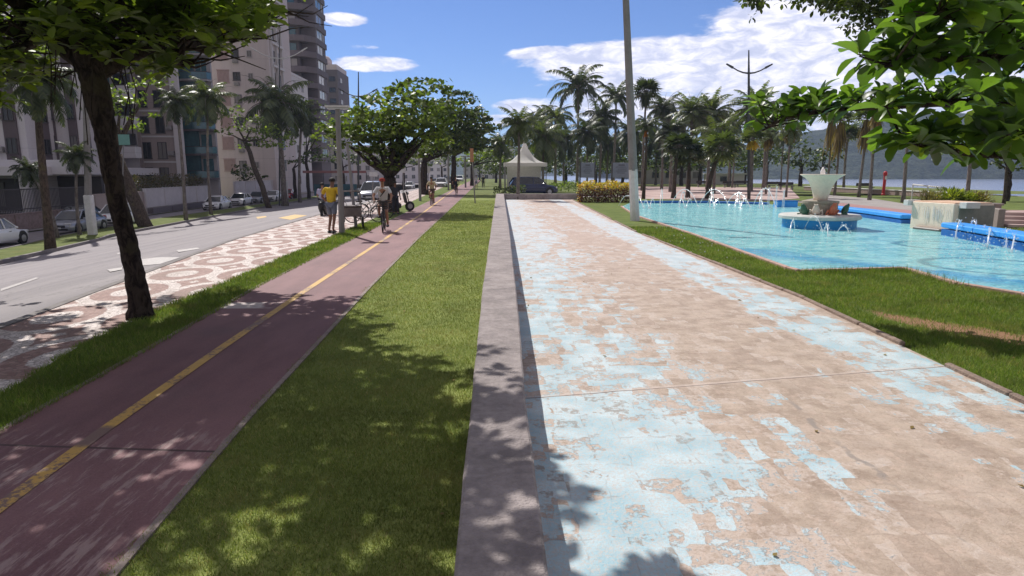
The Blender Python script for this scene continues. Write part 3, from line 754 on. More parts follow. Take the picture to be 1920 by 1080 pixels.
# A: off-white block with dark vertical strips at the far left (front and street side both seen)
rzA = R(2.0)
YA = 62.0; r, wd = bld(-260, 90, YA, 17.0, 46, 'tall off-white block with dark vertical window strips at the far left edge', M_bw)
for i, x in enumerate([-16.4, -13.2, -9.9, -6.6, -3.6, -1.3]):
    if x > -wd: slab(r, 'window_strip', M_maroon, x-0.62, x+0.62, -0.16, -0.02, 4.4, 45)
for x in [-9.9, -6.6, -3.6, -1.3]:
    for z in np.arange(6.2, 30, 3.0): win(r, x, -0.165, z, 0.95, 1.5, 'f', M_glass, M_dframe)
for z in np.arange(5.6, 30, 3.0):
    acunit(r, -8.2, -0.02, z, 'f'); acunit(r, -2.45, -0.02, z+0.3, 'f')
for y in [2.2, 5.4, 8.6, 11.8, 15.0]: slab(r, 'window_strip', M_maroon, 0.02, 0.2, y-0.75, y+0.75, 4.4, 45)
for y in [2.2, 5.4, 8.6, 11.8, 15.0]:
    for z in np.arange(6.2, 24, 3.0): win(r, 0.205, y, z, 1.1, 1.5, 's', M_glass, M_dframe)
slab(r, 'canopy_slab', M_bw, -wd-1, 3.2, -5.0, 17.0, 3.5, 4.3, 0.03)
for x in (-14, -9.5, -5, 2.2): slab(r, 'column', M_bw, x-.3, x+.3, -4.4, -3.8, 0, 3.5)
slab(r, 'entrance_recess', M_dframe, -12.5, -1.0, -0.5, -0.05, 0.3, 3.2)
for x in np.arange(-11.8, -1.4, 1.5): win(r, x, -0.51, 1.75, 1.2, 2.3, 'f', M_glass, M_dframe)

YB = 66.0; r, wd = bld(92, 196, YB, 14.0, 40, 'off-white block with narrow dark strips standing behind the big street tree', M_bw, skew=True)
for x in [-5.0, -3.3, -1.2]: slab(r, 'window_strip', M_maroon, x-0.42, x+0.42, -0.15, -0.02, 5, 39.5)
for x in [-5.0, -3.3, -1.2]:
    for z in np.arange(6.6, 30, 3.0): win(r, x, -0.155, z, 0.66, 1.5, 'f', M_glass, M_dframe)
for z in np.arange(6.0, 27, 3.0): acunit(r, -2.3, -0.02, z, 'f')
slab(r, 'canopy_slab', M_bwh, -wd, 1.6, -6.0, 0, 3.6, 4.9, 0.03)
slab(r, 'entrance_recess', M_dframe, -wd+.3, 1.2, -0.5, -0.05, 0.2, 3.4)

# C: block with white balcony boxes and blue glass
YC = 76.0; r, wd = bld(214, 284, YC, 12.0, 21, 'low block with white balcony boxes and dark blue glass beside the beige tower', M_bgr, skew=True)
slab(r, 'glazed_bay', M_glassb, -wd+.2, -2.4, -0.3, -0.02, 2.2, 20)
for z in np.arange(5.4, 19, 3.3):
    slab(r, 'balcony', M_bwh, -2.3, 0.4, -1.3, -0.02, z, z+1.25, 0.03)
    win(r, -1.0, -0.02, z+2.1, 1.9, 1.3, 'f', M_glass, M_dframe)
for z in np.arange(3.5, 19, 3.3): slab(r, 'floor_band', M_dframe, -wd+.1, -2.4, -0.36, -0.3, z, z+0.25)
slab(r, 'entrance_recess', M_dframe, -wd+.3, -0.3, -0.5, -0.05, 0.1, 2.1)

# D: beige tower with dark windows
YD = 80.0; r, wd = bld(286, 366, YD, 12.0, 34, 'beige tower with dark paired windows behind the white boundary wall', M_bbe, skew=True)
slab(r, 'pilaster', M_bw, -0.9, 0.12, -0.35, -0.02, 0.5, 34)
slab(r, 'pilaster', M_bbe, -wd-.1, -wd+.5, -0.3, -0.02, 0.5, 34)
for z in np.arange(3.4, 32, 3.0):
    win(r, -4.35, -0.02, z, 1.0, 2.0, 'f', M_glass, M_dframe); win(r, -2.55, -0.02, z, 1.05, 2.0, 'f', M_glass, M_dframe)
    slab(r, 'sill_band', M_bwh, -wd+.5, -0.9, -0.10, -0.02, z-1.45, z-1.25)
    acunit(r, -1.45, -0.02, z-0.3, 'f')

# E: teal glass balcony tower
YE = 84.0; r, wd = bld(368, 424, YE, 13.0, 30, 'tower with blue-green glass balconies between the beige tower and the pink tower', M_bgr, skew=True)
slab(r, 'glazed_bay', M_glassb, -wd+.15, -2.0, -0.3, -0.02, 3.2, 29.5)
for z in np.arange(2.9, 30, 3.0):
    o = MB(); o.prism([(-wd+.05, -0.02), (-wd+.05, -0.9), (-2.2, -1.3), (-0.1, -0.9), (0.12, -0.02)], z, z+0.22); o.build('balcony', M_bdk if z < 9 else M_bgr, r)
    o = MB(); o.tube([(-wd+.1, -0.85, z+1.1), (-2.2, -1.25, z+1.1), (-0.15, -0.85, z+1.1), (0.08, -0.05, z+1.1)], 0.04, 5)
    rl = o.build('railing', M_dframe, r)
    g = MB(); pp = [(-wd+.1, -0.85), (-2.2, -1.25), (-0.15, -0.85), (0.08, -0.05)]
    for a, b_ in zip(pp[:-1], pp[1:]):
        a = Vector((*a, z+.22)); b_ = Vector((*b_, z+.22)); d_ = b_-a; mid = (a+b_)/2
        g.box((mid.x, mid.y, z+.66), (d_.length, 0.02, 0.8), rz=math.atan2(d_.y, d_.x))
    g.build('glass_guard', M_glassb, rl)
    win(r, -1.1, -0.02, z+1.6, 1.5, 2.2, 'f', M_glassb, M_frame)

# F: tall pinkish tower
YFt = 104.0; r, wd = bld(421, 528, YFt, 11.0, 52, 'tall pinkish tower with shuttered windows and a white window frame on its corner', M_bpk)
M_shut = mat('pink louvre shutter', (0.44, 0.31, 0.30), 0.7, 0.12, 4)
for z in np.arange(5.0, 50, 3.35):
    o = MB()
    for k in range(9): o.box((-7.9+k*0.2, -0.06, z), (0.13, 0.08, 1.7))
    o.box((-7.1, -0.05, z+0.95), (1.95, 0.12, 0.12)).box((-7.1, -0.05, z-0.95), (1.95, 0.12, 0.12)); o.build('shutter', M_shut, r)
    win(r, -5.05, -0.02, z, 1.1, 1.3, 'f', M_glass, M_dframe); acunit(r, -5.05, -0.04, z-1.1, 'f')
    win(r, -3.2+0.3, -0.02, z, 0.75, 1.0, 'f', M_glass, M_frame)
    if z > 26: win(r, -1.7, -0.02, z+.8, 0.5, 1.3, 'f', M_glass, M_dframe)
    win(r, 0.02, 2.2, z, 1.4, 1.9, 's', M_glass, M_bwh); win(r, 0.02, 4.6, z, 1.4, 1.9, 's', M_glass, M_bwh)
o = MB()
for y in (1.0, 3.4, 5.9): o.box((0.18, y, 20), (0.3, 0.3, 21.5))
for z in np.arange(10, 31, 3.4): o.box((0.34, 3.45, z), (0.3, 5.3, 0.35))
o.build('window_frame_grid', M_bwh, r)
slab(r, 'roof_slab', M_bpk, -wd-.3, 0.3, -.3, 11.3, 52, 52.6)

# G: dark balcony tower
YG = 140.0; r, wd = bld(553, 583, YG, 10.0, 41.5, 'dark brown tower with rounded stacked balconies rising into the sky', M_bdk)
for i, z in enumerate(np.arange(6.0, 41, 3.05)):
    o = MB(); o.prism([(-wd-1.2, 0.5), (-wd-1.2, -1.0), (-0.6, -1.6), (1.4, -1.0), (3.1, 1.2), (3.3, 4), (3.3, 9.5), (0.05, 9.5), (0.05, -.03), (-wd, -.03)], z, z+1.15); o.build('balcony', M_bdk, r)
    win(r, -1.8, -0.02, z+2.05, 2.6, 1.6, 'f', M_glassb if i % 3 else M_frame, M_dframe)
    win(r, 3.02, 4.5, z+2.05, 4.2, 1.7, 's', M_glass if i % 2 else M_glassb, M_frame)
    if i % 2 == 0: slab(r, 'curtain', M_frame, 2.88, 3.06, 7.1, 8.0, z+1.3, z+2.9)
slab(r, 'street_bay', M_bdk, 0.02, 3.0, 1.6, 9.4, 0, 41.5)
slab(r, 'penthouse', M_bdk, -wd+.6, 2.4, 1.6, 8, 41.5, 44.4)

# H: dark tower with rounded tank on the roof
YH = 190.0; r, wd = bld(608, 648, YH, 14.0, 32.5, 'short dark tower with a pale rooftop level and rounded tank', M_bdk)
slab(r, 'roof_level', M_bpk, -wd-.2, -0.3, 0.3, 13, 32.5, 34.0)
MB().lathe([(2.0, 0), (2.0, 1.6), (1.3, 2.6), (0.2, 3.0)], c=(-4.4, 4, 34.0), n=18).build('roof_tank', M_bpk, r, smooth=True)
for z in np.arange(6, 32, 3.0):
    for x in (-5.0, -1.6): win(r, x, -0.02, z, 1.8, 1.4, 'f', M_glass, M_dframe)
    win(r, 0.02, 4, z, 2.6, 1.5, 's', M_glass, M_dframe)

# low buildings behind the trees
def lowbld(px0, px1, Y0, H, label, m, ww=1.4, dark=M_glass, hh=1.5, st=3.0):
    r, wd = bld(px0, px1, Y0, 12, H, label, m)
    nx = max(1, min(6, int(wd/2.6)))
    for z in np.arange(2.4, H-1, st):
        for k in range(nx): win(r, -wd+(k+.5)*wd/nx, -0.02, z, ww, hh, 'f', dark, M_frame)
        for y in (3, 8): win(r, 0.02, y, z, ww, hh, 's', dark, M_frame)
    slab(r, 'parapet', m, -wd-.15, .15, -.15, 12.15, H, H+.5)
    return r
lowbld(430, 505, 122, 20, 'low pale building glimpsed behind the crooked median tree', M_bw)
lowbld(530, 562, 126, 22, 'narrow pale lilac building glimpsed between the tall palm and the bus shelter', M_bwh)
lowbld(566, 650, 160, 13, 'grey building hidden behind the bus shelter and trees', M_bgr)
lowbld(655, 735, 210, 12, 'distant off-white block seen through the trees beyond the shelter', M_bw)
lowbld(742, 800, 260, 14, 'distant grey-white block behind the spreading almond tree', M_bw)
lowbld(806, 842, 300, 15, 'distant bluish pale block framed by the far tree trunks', M_bwh)
lowbld(870, 915, 330, 10, 'farthest pale low building at the end of the avenue', M_bgr)
lowbld(905, 962, 260, 14, 'small white building behind the tent and coconut palm', M_bwh)

# boundary walls, hedge, fence along the side street
def wline(y): return -28.6-0.0625*y
def bwall(y0, y1, z0, z1, m, name, label, cat, th=0.25, off=0.0, cap=True):
    a = Vector((wline(y0)+off, y0, 0)); c_ = Vector((wline(y1)+off, y1, 0)); d_ = c_-a; mid = (a+c_)/2
    r = empty(name, (mid.x, mid.y, GL), math.atan2(d_.y, d_.x), label, cat)
    MB().box((0, 0, (z0+z1)/2), (d_.length, th, z1-z0), bev=0.01).build('wall_panel', m, r)
    if cap: MB().box((0, 0, z1+0.03), (d_.length+.04, th+.08, 0.06)).build('coping', m, r)
    n = max(2, int(d_.length/4))
    for k in range(n+1): MB().box((-d_.length/2+d_.length*k/n, -th/2-.03, (z0+z1)/2), (0.22, 0.07, z1-z0-.02)).build('pier', m, r)
    return r
M_ww = mat('white boundary wall', (0.60, 0.56, 0.58), 0.8, 0.1, 0.6)
M_stone = mat('pinkish stone', (0.33, 0.245, 0.225), 0.9, 0.3, 5, 0.5)
bwall(29, 52, 0, 1.05, M_stone, 'boundary_wall', 'low pinkish stone wall under the dark fence behind the silver car', 'wall')
bwall(61, 77, 0.55, 2.25, M_ww, 'boundary_wall', 'long white boundary wall under the brown hedge left of the parked cars', 'wall')
bwall(86, 112, 0.9, 2.6, M_ww, 'boundary_wall', 'shorter white boundary wall behind the row of white parked cars', 'wall')
bwall(52.5, 60.5, 0, 2.0, M_bbe, 'boundary_wall', 'plain dark beige gate wall beside the white hatchback', 'wall')
bwall(61, 112, 0, 0.5, M_bdk, 'planter_kerb', 'low dark planter kerb along the foot of the white boundary walls', 'kerb', 0.5, 0.4, cap=False)
# dark fence of bars
a = 29.0; z1 = 2.6
r = empty('bar_fence', (wline(a), a, GL), 0, 'dark metal bar fence standing on the pinkish stone wall', 'fence')
b = MB(); rl = MB()
for k in range(150):
    y = k*0.155; b.box((-0.0625*y-.05, y, 1.9), (0.035, 0.035, 1.6))
b.build('bars', M_dframe, r)
for z in (1.35, 2.65): rl.tube([(-.05, 0, z), (-0.0625*23-.05, 23, z)], 0.035, 6)
rl.build('rail', M_dframe, r)
# ================================================================== TREES
def leafmat(name, ca, cb, cc, tr=0.45, spec=0.35, rough=0.45):
    m, t = newmat(name)
    a = t.new('ShaderNodeAttribute'); a.attribute_name = 'rnd'; r_ = a.outputs['Fac']
    c = t.mix(t.ramp(r_, 0.0, 0.75), ca, cb); c = t.mix(t.ramp(r_, 0.84, 0.97), c, cc)
    p_ = t.new('ShaderNodeNewGeometry').outputs['Position']
    c = t.mix(t.math('MULTIPLY', t.ramp(t.noise(p_, 28, 4, 0.7), 0.55, 0.68), 0.5), c, tuple(x*0.5+0.03 for x in ca)); c = t.mix(t.math('MULTIPLY', t.ramp(t.noise(p_, 55, 3), 0.66, 0.72), 0.6), c, (0.22, 0.14, 0.04))
    t.put(t.b.inputs['Base Color'], c); t.b.inputs['Roughness'].default_value = rough; t.b.inputs['Specular IOR Level'].default_value = spec
    trn = t.new('ShaderNodeBsdfTranslucent'); t.put(trn.inputs[0], t.mix(1.0, c, (1.9, 2.1, 0.55), 'MULTIPLY'))
    mx = t.new('ShaderNodeMixShader'); mx.inputs[0].default_value = tr
    t.l.new(t.b.outputs[0], mx.inputs[1]); t.l.new(trn.outputs[0], mx.inputs[2]); t.l.new(mx.outputs[0], t.out.inputs[0])
    return m
L_alm = leafmat('almond tree leaf', (0.07, 0.10, 0.025), (0.14, 0.19, 0.045), (0.26, 0.32, 0.06), 0.55)
L_far = leafmat('broadleaf foliage', (0.07, 0.11, 0.022), (0.16, 0.22, 0.045), (0.24, 0.29, 0.07), 0.4)
L_mid = leafmat('tiered tree foliage', (0.055, 0.085, 0.02), (0.12, 0.165, 0.038), (0.20, 0.245, 0.06), 0.35)
L_dark = leafmat('dark foliage', (0.035, 0.055, 0.02), (0.075, 0.105, 0.032), (0.13, 0.155, 0.05), 0.3)
L_palm = leafmat('palm frond', (0.05, 0.07, 0.028), (0.115, 0.145, 0.06), (0.22, 0.22, 0.11), 0.3, 0.5, 0.4)
L_palmd = leafmat('dark palm frond', (0.028, 0.042, 0.022), (0.07, 0.09, 0.045), (0.14, 0.15, 0.08), 0.25, 0.4)
L_dead = leafmat('dead frond skirt', (0.13, 0.09, 0.045), (0.24, 0.18, 0.08), (0.36, 0.27, 0.08), 0.25, 0.1, 0.8)
L_orng = leafmat('orange fruit strands', (0.35, 0.09, 0.02), (0.50, 0.15, 0.03), (0.6, 0.24, 0.04), 0.2, 0.1, 0.8)
L_yel = leafmat('yellow leaf', (0.42, 0.30, 0.03), (0.55, 0.40, 0.05), (0.6, 0.2, 0.03), 0.3)
L_red = leafmat('dark red leaf', (0.05, 0.018, 0.014), (0.10, 0.03, 0.02), (0.18, 0.06, 0.02), 0.2)
def barkmat(name, c, c2, sc=4):
    m, t = newmat(name); co = t.new('ShaderNodeTexCoord').outputs['Object']
    n1 = t.noise(t.scale(co, (1, 1, 0.45)), sc*3, 7, 0.7, 0.8)
    cc = t.mix(t.ramp(n1, 0.38, 0.62), c, c2); cc = t.mix(t.math('MULTIPLY', t.ramp(t.noise(co, sc*0.6, 4), 0.56, 0.66), 0.5), cc, (c2[0]*1.2, c2[1]*1.35, c2[2]*0.9))
    t.put(t.b.inputs['Base Color'], cc); t.b.inputs['Roughness'].default_value = 0.95; t.b.inputs['Specular IOR Level'].default_value = 0.15
    bump(t, n1, 1.0, 0.05); return m
B_dark = barkmat('dark bark', (0.022, 0.016, 0.016), (0.075, 0.056, 0.047))
B_grey = barkmat('grey palm trunk', (0.12, 0.10, 0.09), (0.24, 0.21, 0.19), 2)
B_brown = barkmat('brown trunk', (0.05, 0.038, 0.032), (0.12, 0.09, 0.07))
B_trop = B_dark

def unit(v): return v/np.maximum(1e-9, np.linalg.norm(v, axis=-1, keepdims=True))
def bigleaves(name, cen, dirs, L, Wd, m, parent, fold=0.18, droop=0.25, nseg=4, up=None):
    """obovate leaves with a folded midrib: cen (n,3) leaf base, dirs (n,3) unit direction"""
    n = len(cen); L = np.broadcast_to(L, n); Wd = np.broadcast_to(Wd, n)
    upv = np.array([0, 0, 1.0]) if up is None else up
    upv = np.broadcast_to(upv, (n, 3)) + NR.normal(0, 0.25, (n, 3))
    side = unit(np.cross(dirs, upv)); nor = unit(np.cross(side, dirs))
    prof = {5: [0.10, 0.45, 0.86, 1.0, 0.84, 0.30], 4: [0.10, 0.55, 1.0, 0.92, 0.30], 3: [0.10, 0.72, 1.0, 0.30], 2: [0.15, 1.0, 0.25]}[nseg]
    V = np.zeros((n, (nseg+1)*3, 3))
    for i in range(nseg+1):
        s_ = i/nseg; p = cen+dirs*(L*s_)[:, None]-nor*(L*droop*s_*s_)[:, None]
        w_ = (Wd*0.5*prof[i])[:, None]
        V[:, i*3] = p-side*w_+nor*w_*fold; V[:, i*3+1] = p; V[:, i*3+2] = p+side*w_+nor*w_*fold
    fs = []
    for i in range(nseg):
        a = i*3; fs += [(a, a+1, a+4, a+3), (a+1, a+2, a+5, a+4)]
    fs = np.array(fs); nv = (nseg+1)*3
    Fc = (fs[None]+(np.arange(n)*nv)[:, None, None]).reshape(-1, 4)
    rnd = np.repeat(NR.uniform(0, 1, n), len(fs))
    o = quadmesh(name, None, m, parent, rnd, Fc, V.reshape(-1, 3))
    o.data.polygons.foreach_set('use_smooth', np.ones(len(Fc), bool)); return o
def rosettes(P, k, L, tilt=(0.1, 0.9), wr=0.55):
    """k leaves radiating around each point of P -> centres, directions, lengths, widths"""
    n = len(P); a = NR.uniform(0, 2*PI, (n, 1))+np.arange(k)[None]*2.399+NR.normal(0, .2, (n, k)); e = NR.uniform(tilt[0], tilt[1], (n, k))
    d_ = np.stack([np.cos(a)*np.cos(e), np.sin(a)*np.cos(e), np.sin(e)], -1).reshape(-1, 3)
    c = np.repeat(P, k, 0)+d_*0.02; l = L*NR.uniform(0.45, 1.25, n*k)
    return c, d_, l, l*wr*NR.uniform(0.85, 1.15, n*k)
def limb(b, p0, p1, r0, r1, wob=0.1, n=6, sides=8, rg=random):
    p0 = Vector(p0); p1 = Vector(p1); pts = []; rs = []; L = (p1-p0).length
    for i in range(n+1):
        f = i/n; q = p0.lerp(p1, f)
        if 0 < i < n: q += Vector((rg.uniform(-1, 1), rg.uniform(-1, 1), rg.uniform(-1, 1)))*wob*L*0.35
        pts.append(q); rs.append(r0+(r1-r0)*f)
    b.tube(pts, rs, sides); return pts
def gnarly(name, m, parent, pts, rs, n=26, amp=0.12, seed=1, step=0.06):
    """tapering trunk with a lumpy surface through the given spine"""
    rg = np.random.default_rng(seed); pts = [Vector(p) for p in pts]; cum = [0]
    for a, b_ in zip(pts[:-1], pts[1:]): cum.append(cum[-1]+(b_-a).length)
    K = int(cum[-1]/step); P = []; Rr = []
    for i in range(K+1):
        d_ = cum[-1]*i/K; j = max(k for k in range(len(cum)) if cum[k] <= d_+1e-9); j = min(j, len(pts)-2)
        f = (d_-cum[j])/(cum[j+1]-cum[j]); P.append(pts[j].lerp(pts[j+1], f)); Rr.append(rs[j]+(rs[j+1]-rs[j])*f)
    for _ in range(4): P = [P[0]]+[(P[i-1]+P[i]*2+P[i+1])/4 for i in range(1, K)]+[P[-1]]
    ph = rg.uniform(0, 6.28, 12); fq = rg.uniform(1.5, 9, 12); kk = rg.integers(1, 5, 12)
    b = MB()
    for i in range(K+1):
        z = i*step
        for k in range(n):
            an = 2*PI*k/n; h = sum(math.sin(fq[q]*z+kk[q]*an+ph[q])/(1+q*0.35) for q in range(12))/4+0.35*math.sin(21*z+3*an)*math.sin(5*z+an*2)+rg.normal(0, 0.15)
            r_ = Rr[i]*(1+amp*h); b.v.append((P[i].x+math.cos(an)*r_, P[i].y+math.sin(an)*r_, P[i].z))
    for i in range(K):
        for k in range(n): a = i*n+k; c_ = i*n+(k+1) % n; b.f.append((a, c_, c_+n, a+n))
    b.f.append(tuple(range(n))[::-1]); b.f.append(tuple(K*n+k for k in range(n)))
    return b.build(name, m, parent, smooth=True)

# ---------- the big almond tree on the verge, left foreground
def world_parent(o, r): o.matrix_parent_inverse = Matrix.Translation(-Vector(r.location)); return o
TB = at(264, 596)
r = empty('almond_tree', TB, 0, 'large almond tree with a dark lumpy trunk on the verge beside the bike path', 'tree')
sp = [TB+Vector((0, 0, -0.1)), W(262, 572, TB.y), W(252, 500, TB.y), W(224, 400, TB.y), W(206, 300, TB.y), W(190, 215, TB.y), W(172, 130, TB.y)]
fork = sp[-1]
world_parent(gnarly('trunk', B_dark, r, sp, [0.20, 0.14, 0.12, 0.115, 0.12, 0.14, 0.165], amp=0.21, seed=4), r)
rg = random.Random(12)
mids = {0: W(300, 68, 9.2), 1: W(80, 40, 9.0), 2: W(215, 20, 9.6), 3: W(120, -40, 8.4)}
targets = [(0, tuple(W(430, 75, 11)), .20), (0, tuple(W(500, 20, 12.5)), .16), (0, tuple(W(338, 122, 9.6)), .13), (1, tuple(W(-60, 60, 9.5)), .18), (1, tuple(W(20, 150, 10)), .12), (1, (-9.0, 6.5, 6.2), .16), (2, tuple(W(300, -60, 13)), .15), (2, (-4.2, 9.0, 6.2), .14), (3, (-5.2, 6.0, 6.0), .16), (3, (-3.4, 7.0, 5.8), .14), (2, (-6.5, 12.5, 5.8), .12)]
tips = []
for k, (mi, tg, thick) in enumerate(targets):
    b = MB(); tg = Vector(tg); mid = Vector(mids[mi])
    p1 = limb(b, fork, mid, max(.15, thick*.9), thick*.7, 0.10, 5, 10, rg); p2 = limb(b, mid, tg, thick*0.8, 0.03, 0.2, 7, 7, rg)
    for q in p2[1:]:
        for _ in range(5):
            e = q+Vector((rg.uniform(-1.1, 1.1), rg.uniform(-1.1, 1.1), rg.uniform(-.1, .6))); limb(b, q, e, 0.022, 0.006, 0.25, 3, 5, rg)
            if k in (0, 1, 2): tips.append(tuple(e))
    world_parent(b.build('branch', B_dark, r, smooth=True), r)
# leafy clumps, placed so that the crown throws its shade over path and mown strip
def crownpts(n, per, zlo, zhi):
    sy = NR.uniform(1.2, 10.9, n); sx = NR.uniform(-6.2, 1.4, n)
    lim = np.interp(sy, [1.2, 2.5, 3.6, 4.6, 5.2, 6.5, 8.0, 9.4, 10.2, 10.9], [.9, .55, .40, .20, -.1, -.35, -1.3, -1.75, -2.1, -2.9])
    ok = (sx < lim-NR.uniform(0, .45, n)) & (sx > -6.2) & ~((sy > 7.2) & (sx < -4.6)); sx, sy = sx[ok], sy[ok]
    z = NR.uniform(zlo, zhi, len(sx)); C = np.stack([sx-.394*z, sy+.741*z, z], 1)
    return (C[:, None]+NR.normal(0, 1, (len(C), per, 3))*np.array([.24, .24, .09])).reshape(-1, 3)
P1 = crownpts(500, 6, 3.8, 6.4)
# the part of the crown seen along the top left of the picture
n = 180; V_ = np.stack([NR.uniform(-260, 530, n), NR.uniform(-160, 230, n), NR.uniform(8.2, 13.5, n)], 1)
V_ = V_[V_[:, 0] < 530-np.abs(V_[:, 1]-40)*.5]; C = np.array([tuple(W(*q)) for q in V_])
C = C[(C[:, 1]-.741*C[:, 2] < 9.2)|(NR.uniform(0, 1, len(C)) < .45)]
P2 = (C[:, None]+NR.normal(0, 1, (len(C), 7, 3))*np.array([.26, .3, .10])).reshape(-1, 3)
P3 = (np.array(tips)[:, None]+NR.normal(0, 1, (len(tips), 4, 3))*np.array([.18, .2, .08])).reshape(-1, 3)
P = np.concatenate([P1, P2, P3])
pxs = VX+F*P[:, 0]/P[:, 1]; pys = HOR-F*(P[:, 2]-CAMZ)/P[:, 1]
lim = np.interp(pxs, [-400, 0, 50, 110, 150, 230, 260, 330, 400, 440, 500, 525, 560, 1500], [320, 235, 215, 190, 120, 120, 150, 158, 120, 108, 96, 84, 20, -40])
P = P[(pys < lim+NR.normal(0, 6, len(P))) | (P[:, 1] < 2)]
c_, d_, l_, w_ = rosettes(P, 7, 0.21, (-0.3, 0.9))
world_parent(bigleaves('crown', c_, d_, l_, w_, L_alm, r, nseg=3), r)
# hanging aerial roots and dead twigs under the fork
b = MB()
for k in range(26):
    x = fork.x+rg.uniform(-.55, .5); y = fork.y+rg.uniform(-.4, .4); z0 = fork.z+rg.uniform(.0, .7); l = rg.uniform(.3, 1.2)
    b.tube([(x, y, z0), (x+rg.uniform(-.1, .1), y, z0-l*.5), (x+rg.uniform(-.15, .15), y, z0-l)], 0.008, 4)
world_parent(b.build('twigs', B_dark, r), r)

# ---------- right foreground: almond branches reaching in from a trunk out of frame
r = empty('almond_tree', (9.4, 7.0, 0), 0, 'almond tree with big glossy leaves reaching in from the right edge over the pool', 'tree')
world_parent(gnarly('trunk', B_dark, r, [(9.4, 7, -.1), (9.35, 7.1, 1.5), (9.0, 7.2, 3.0)], [.3, .22, .2], seed=9), r)
P = []; b = MB()
def branch(pxpts, r0, r1, k, sp=(0.16, 0.16, 0.10), first=(9.0, 7.2, 3.0)):
    q = [Vector(first)]+[W(*p) for p in pxpts]
    n = len(q); rs = [r0+(r1-r0)*i/(n-1) for i in range(n)]; b.tube(q, rs, 8)
    for i in range(1, n-1):
        for j in range(k):
            f = rg.random(); c = q[i].lerp(q[i+1], f)+Vector((rg.gauss(0, sp[0]), rg.gauss(0, sp[1]), abs(rg.gauss(0, sp[2]))))
            P.append(tuple(c)); b.tube([q[i].lerp(q[i+1], f), c], [0.012, 0.006], 5)
branch([(1960, 190, 7.2), (1860, 196, 8.0), (1760, 192, 8.4), (1650, 200, 8.8), (1560, 205, 9.2), (1470, 222, 9.6), (1430, 245, 9.8)], 0.09, 0.012, 17, (.20, .25, .12))
branch([(1990, 80, 6.6), (1880, 110, 6.0), (1790, 110, 5.6), (1700, 115, 5.4), (1660, 125, 5.3)], 0.06, 0.012, 14, (.14, .18, .10))
branch([(1960, 100, 6.2), (1850, 60, 5.6), (1790, 35, 5.2), (1745, 25, 5.0)], 0.05, 0.012, 11, (.14, .15, .12))
branch([(2000, 300, 6.0), (1900, 292, 5.6), (1820, 288, 5.3), (1730, 276, 5.2), (1690, 262, 5.2)], 0.05, 0.012, 11, (.14, .18, .09))
branch([(1960, 255, 5.0), (1900, 268, 4.8), (1860, 262, 4.7)], 0.04, 0.012, 10, (.10, .12, .08))
branch([(2050, 150, 6.5), (1930, 60, 7.2), (1850, 30, 8.0), (1780, 10, 8.2)], 0.07, 0.012, 16, (.3, .4, .2))
world_parent(b.build('branch', B_dark, r, smooth=True), r)
P = np.array(P)
# dense shaded interior towards the trunk
n = 380; D = np.stack([NR.uniform(1815, 2350, n), NR.uniform(-260, 235, n), NR.uniform(6.4, 9.5, n)], 1)
D = D[(D[:, 1] < 240-np.clip((1900-D[:, 0]), 0, 200)*0.5) & (D[:, 0] > 1765+np.abs(D[:, 1]-60)*0.25)]
Pd = np.array([tuple(W(*q)) for q in D]); P2 = np.concatenate([P, Pd])
n = 420; hi = np.stack([NR.uniform(5.2, 12, n), NR.uniform(1.5, 9, n), NR.uniform(4.6, 6.4, n)], 1)
P2 = np.concatenate([P2, hi])
c_, d_, l_, w_ = rosettes(P2[::1], 5, 0.235, (-0.6, 1.4), 0.62)
L_near = leafmat('near almond leaf', (0.045, 0.085, 0.025), (0.10, 0.17, 0.04), (0.22, 0.30, 0.05), 0.5, 0.45, 0.38)
world_parent(bigleaves('crown', c_, d_, l_, w_, L_near, r, nseg=5, fold=0.3, droop=0.35), r)

# ---------- small-leaved tree hanging in from above
r = empty('fig_tree', (11.5, 11.5, 0), 0, 'small-leaved dark tree whose twigs hang in from the top edge above the clouds', 'tree')
world_parent(gnarly('trunk', B_dark, r, [(11.5, 11.5, -.1), (11.2, 11.4, 2.8), (10.5, 11, 4.6)], [.35, .26, .2], seed=19, step=0.12), r)
b = MB(); P = []
q = [Vector((10.5, 11, 4.6)), W(1900, -120, 9), W(1750, -60, 8.4), W(1600, -50, 8), W(1480, -40, 7.8)]; b.tube(q, [.14, .10, .07, .04, .02], 8)
hang = [(1592, 45), (1605, 30), (1625, 55), (1640, 70), (1655, 40), (1580, 15), (1615, 12), (1648, 16), (1680, 18), (1700, 12), (1722, 28), (1735, 38), (1560, 5), (1500, 2), (1524, 4), (1548, 8), (1418, 8), (1760, 20), (1670, 5), (1740, 10)]
for hx, hy in hang:
    t0 = W(hx+rg.uniform(-20, 30), -50, 8.0); e = W(hx, hy, 8.0+rg.uniform(-.5, .5)); b.tube([t0, t0.lerp(e, .5)+Vector((.03, 0, .05)), e], [.012, .007, .003], 5)
    for j in range(34):
        f = rg.random()**0.7; P.append(tuple(t0.lerp(e, f)+Vector((rg.gauss(0, .07), rg.gauss(0, .12), rg.gauss(0, .05)))))
world_parent(b.build('branch', B_dark, r, smooth=True), r)
n = 900; hi = np.stack([NR.uniform(4.4, 12, n), NR.uniform(6.5, 12, n), NR.uniform(4.9, 7, n)], 1)
hi = hi[HOR-F*(hi[:, 2]-CAMZ)/hi[:, 1] < -15]
c_, d_, l_, w_ = rosettes(np.concatenate([np.array(P), hi]), 6, 0.075, (-1.0, 0.7), 0.6)
world_parent(bigleaves('crown', c_, d_, l_, w_, L_dark, r, nseg=3), r)

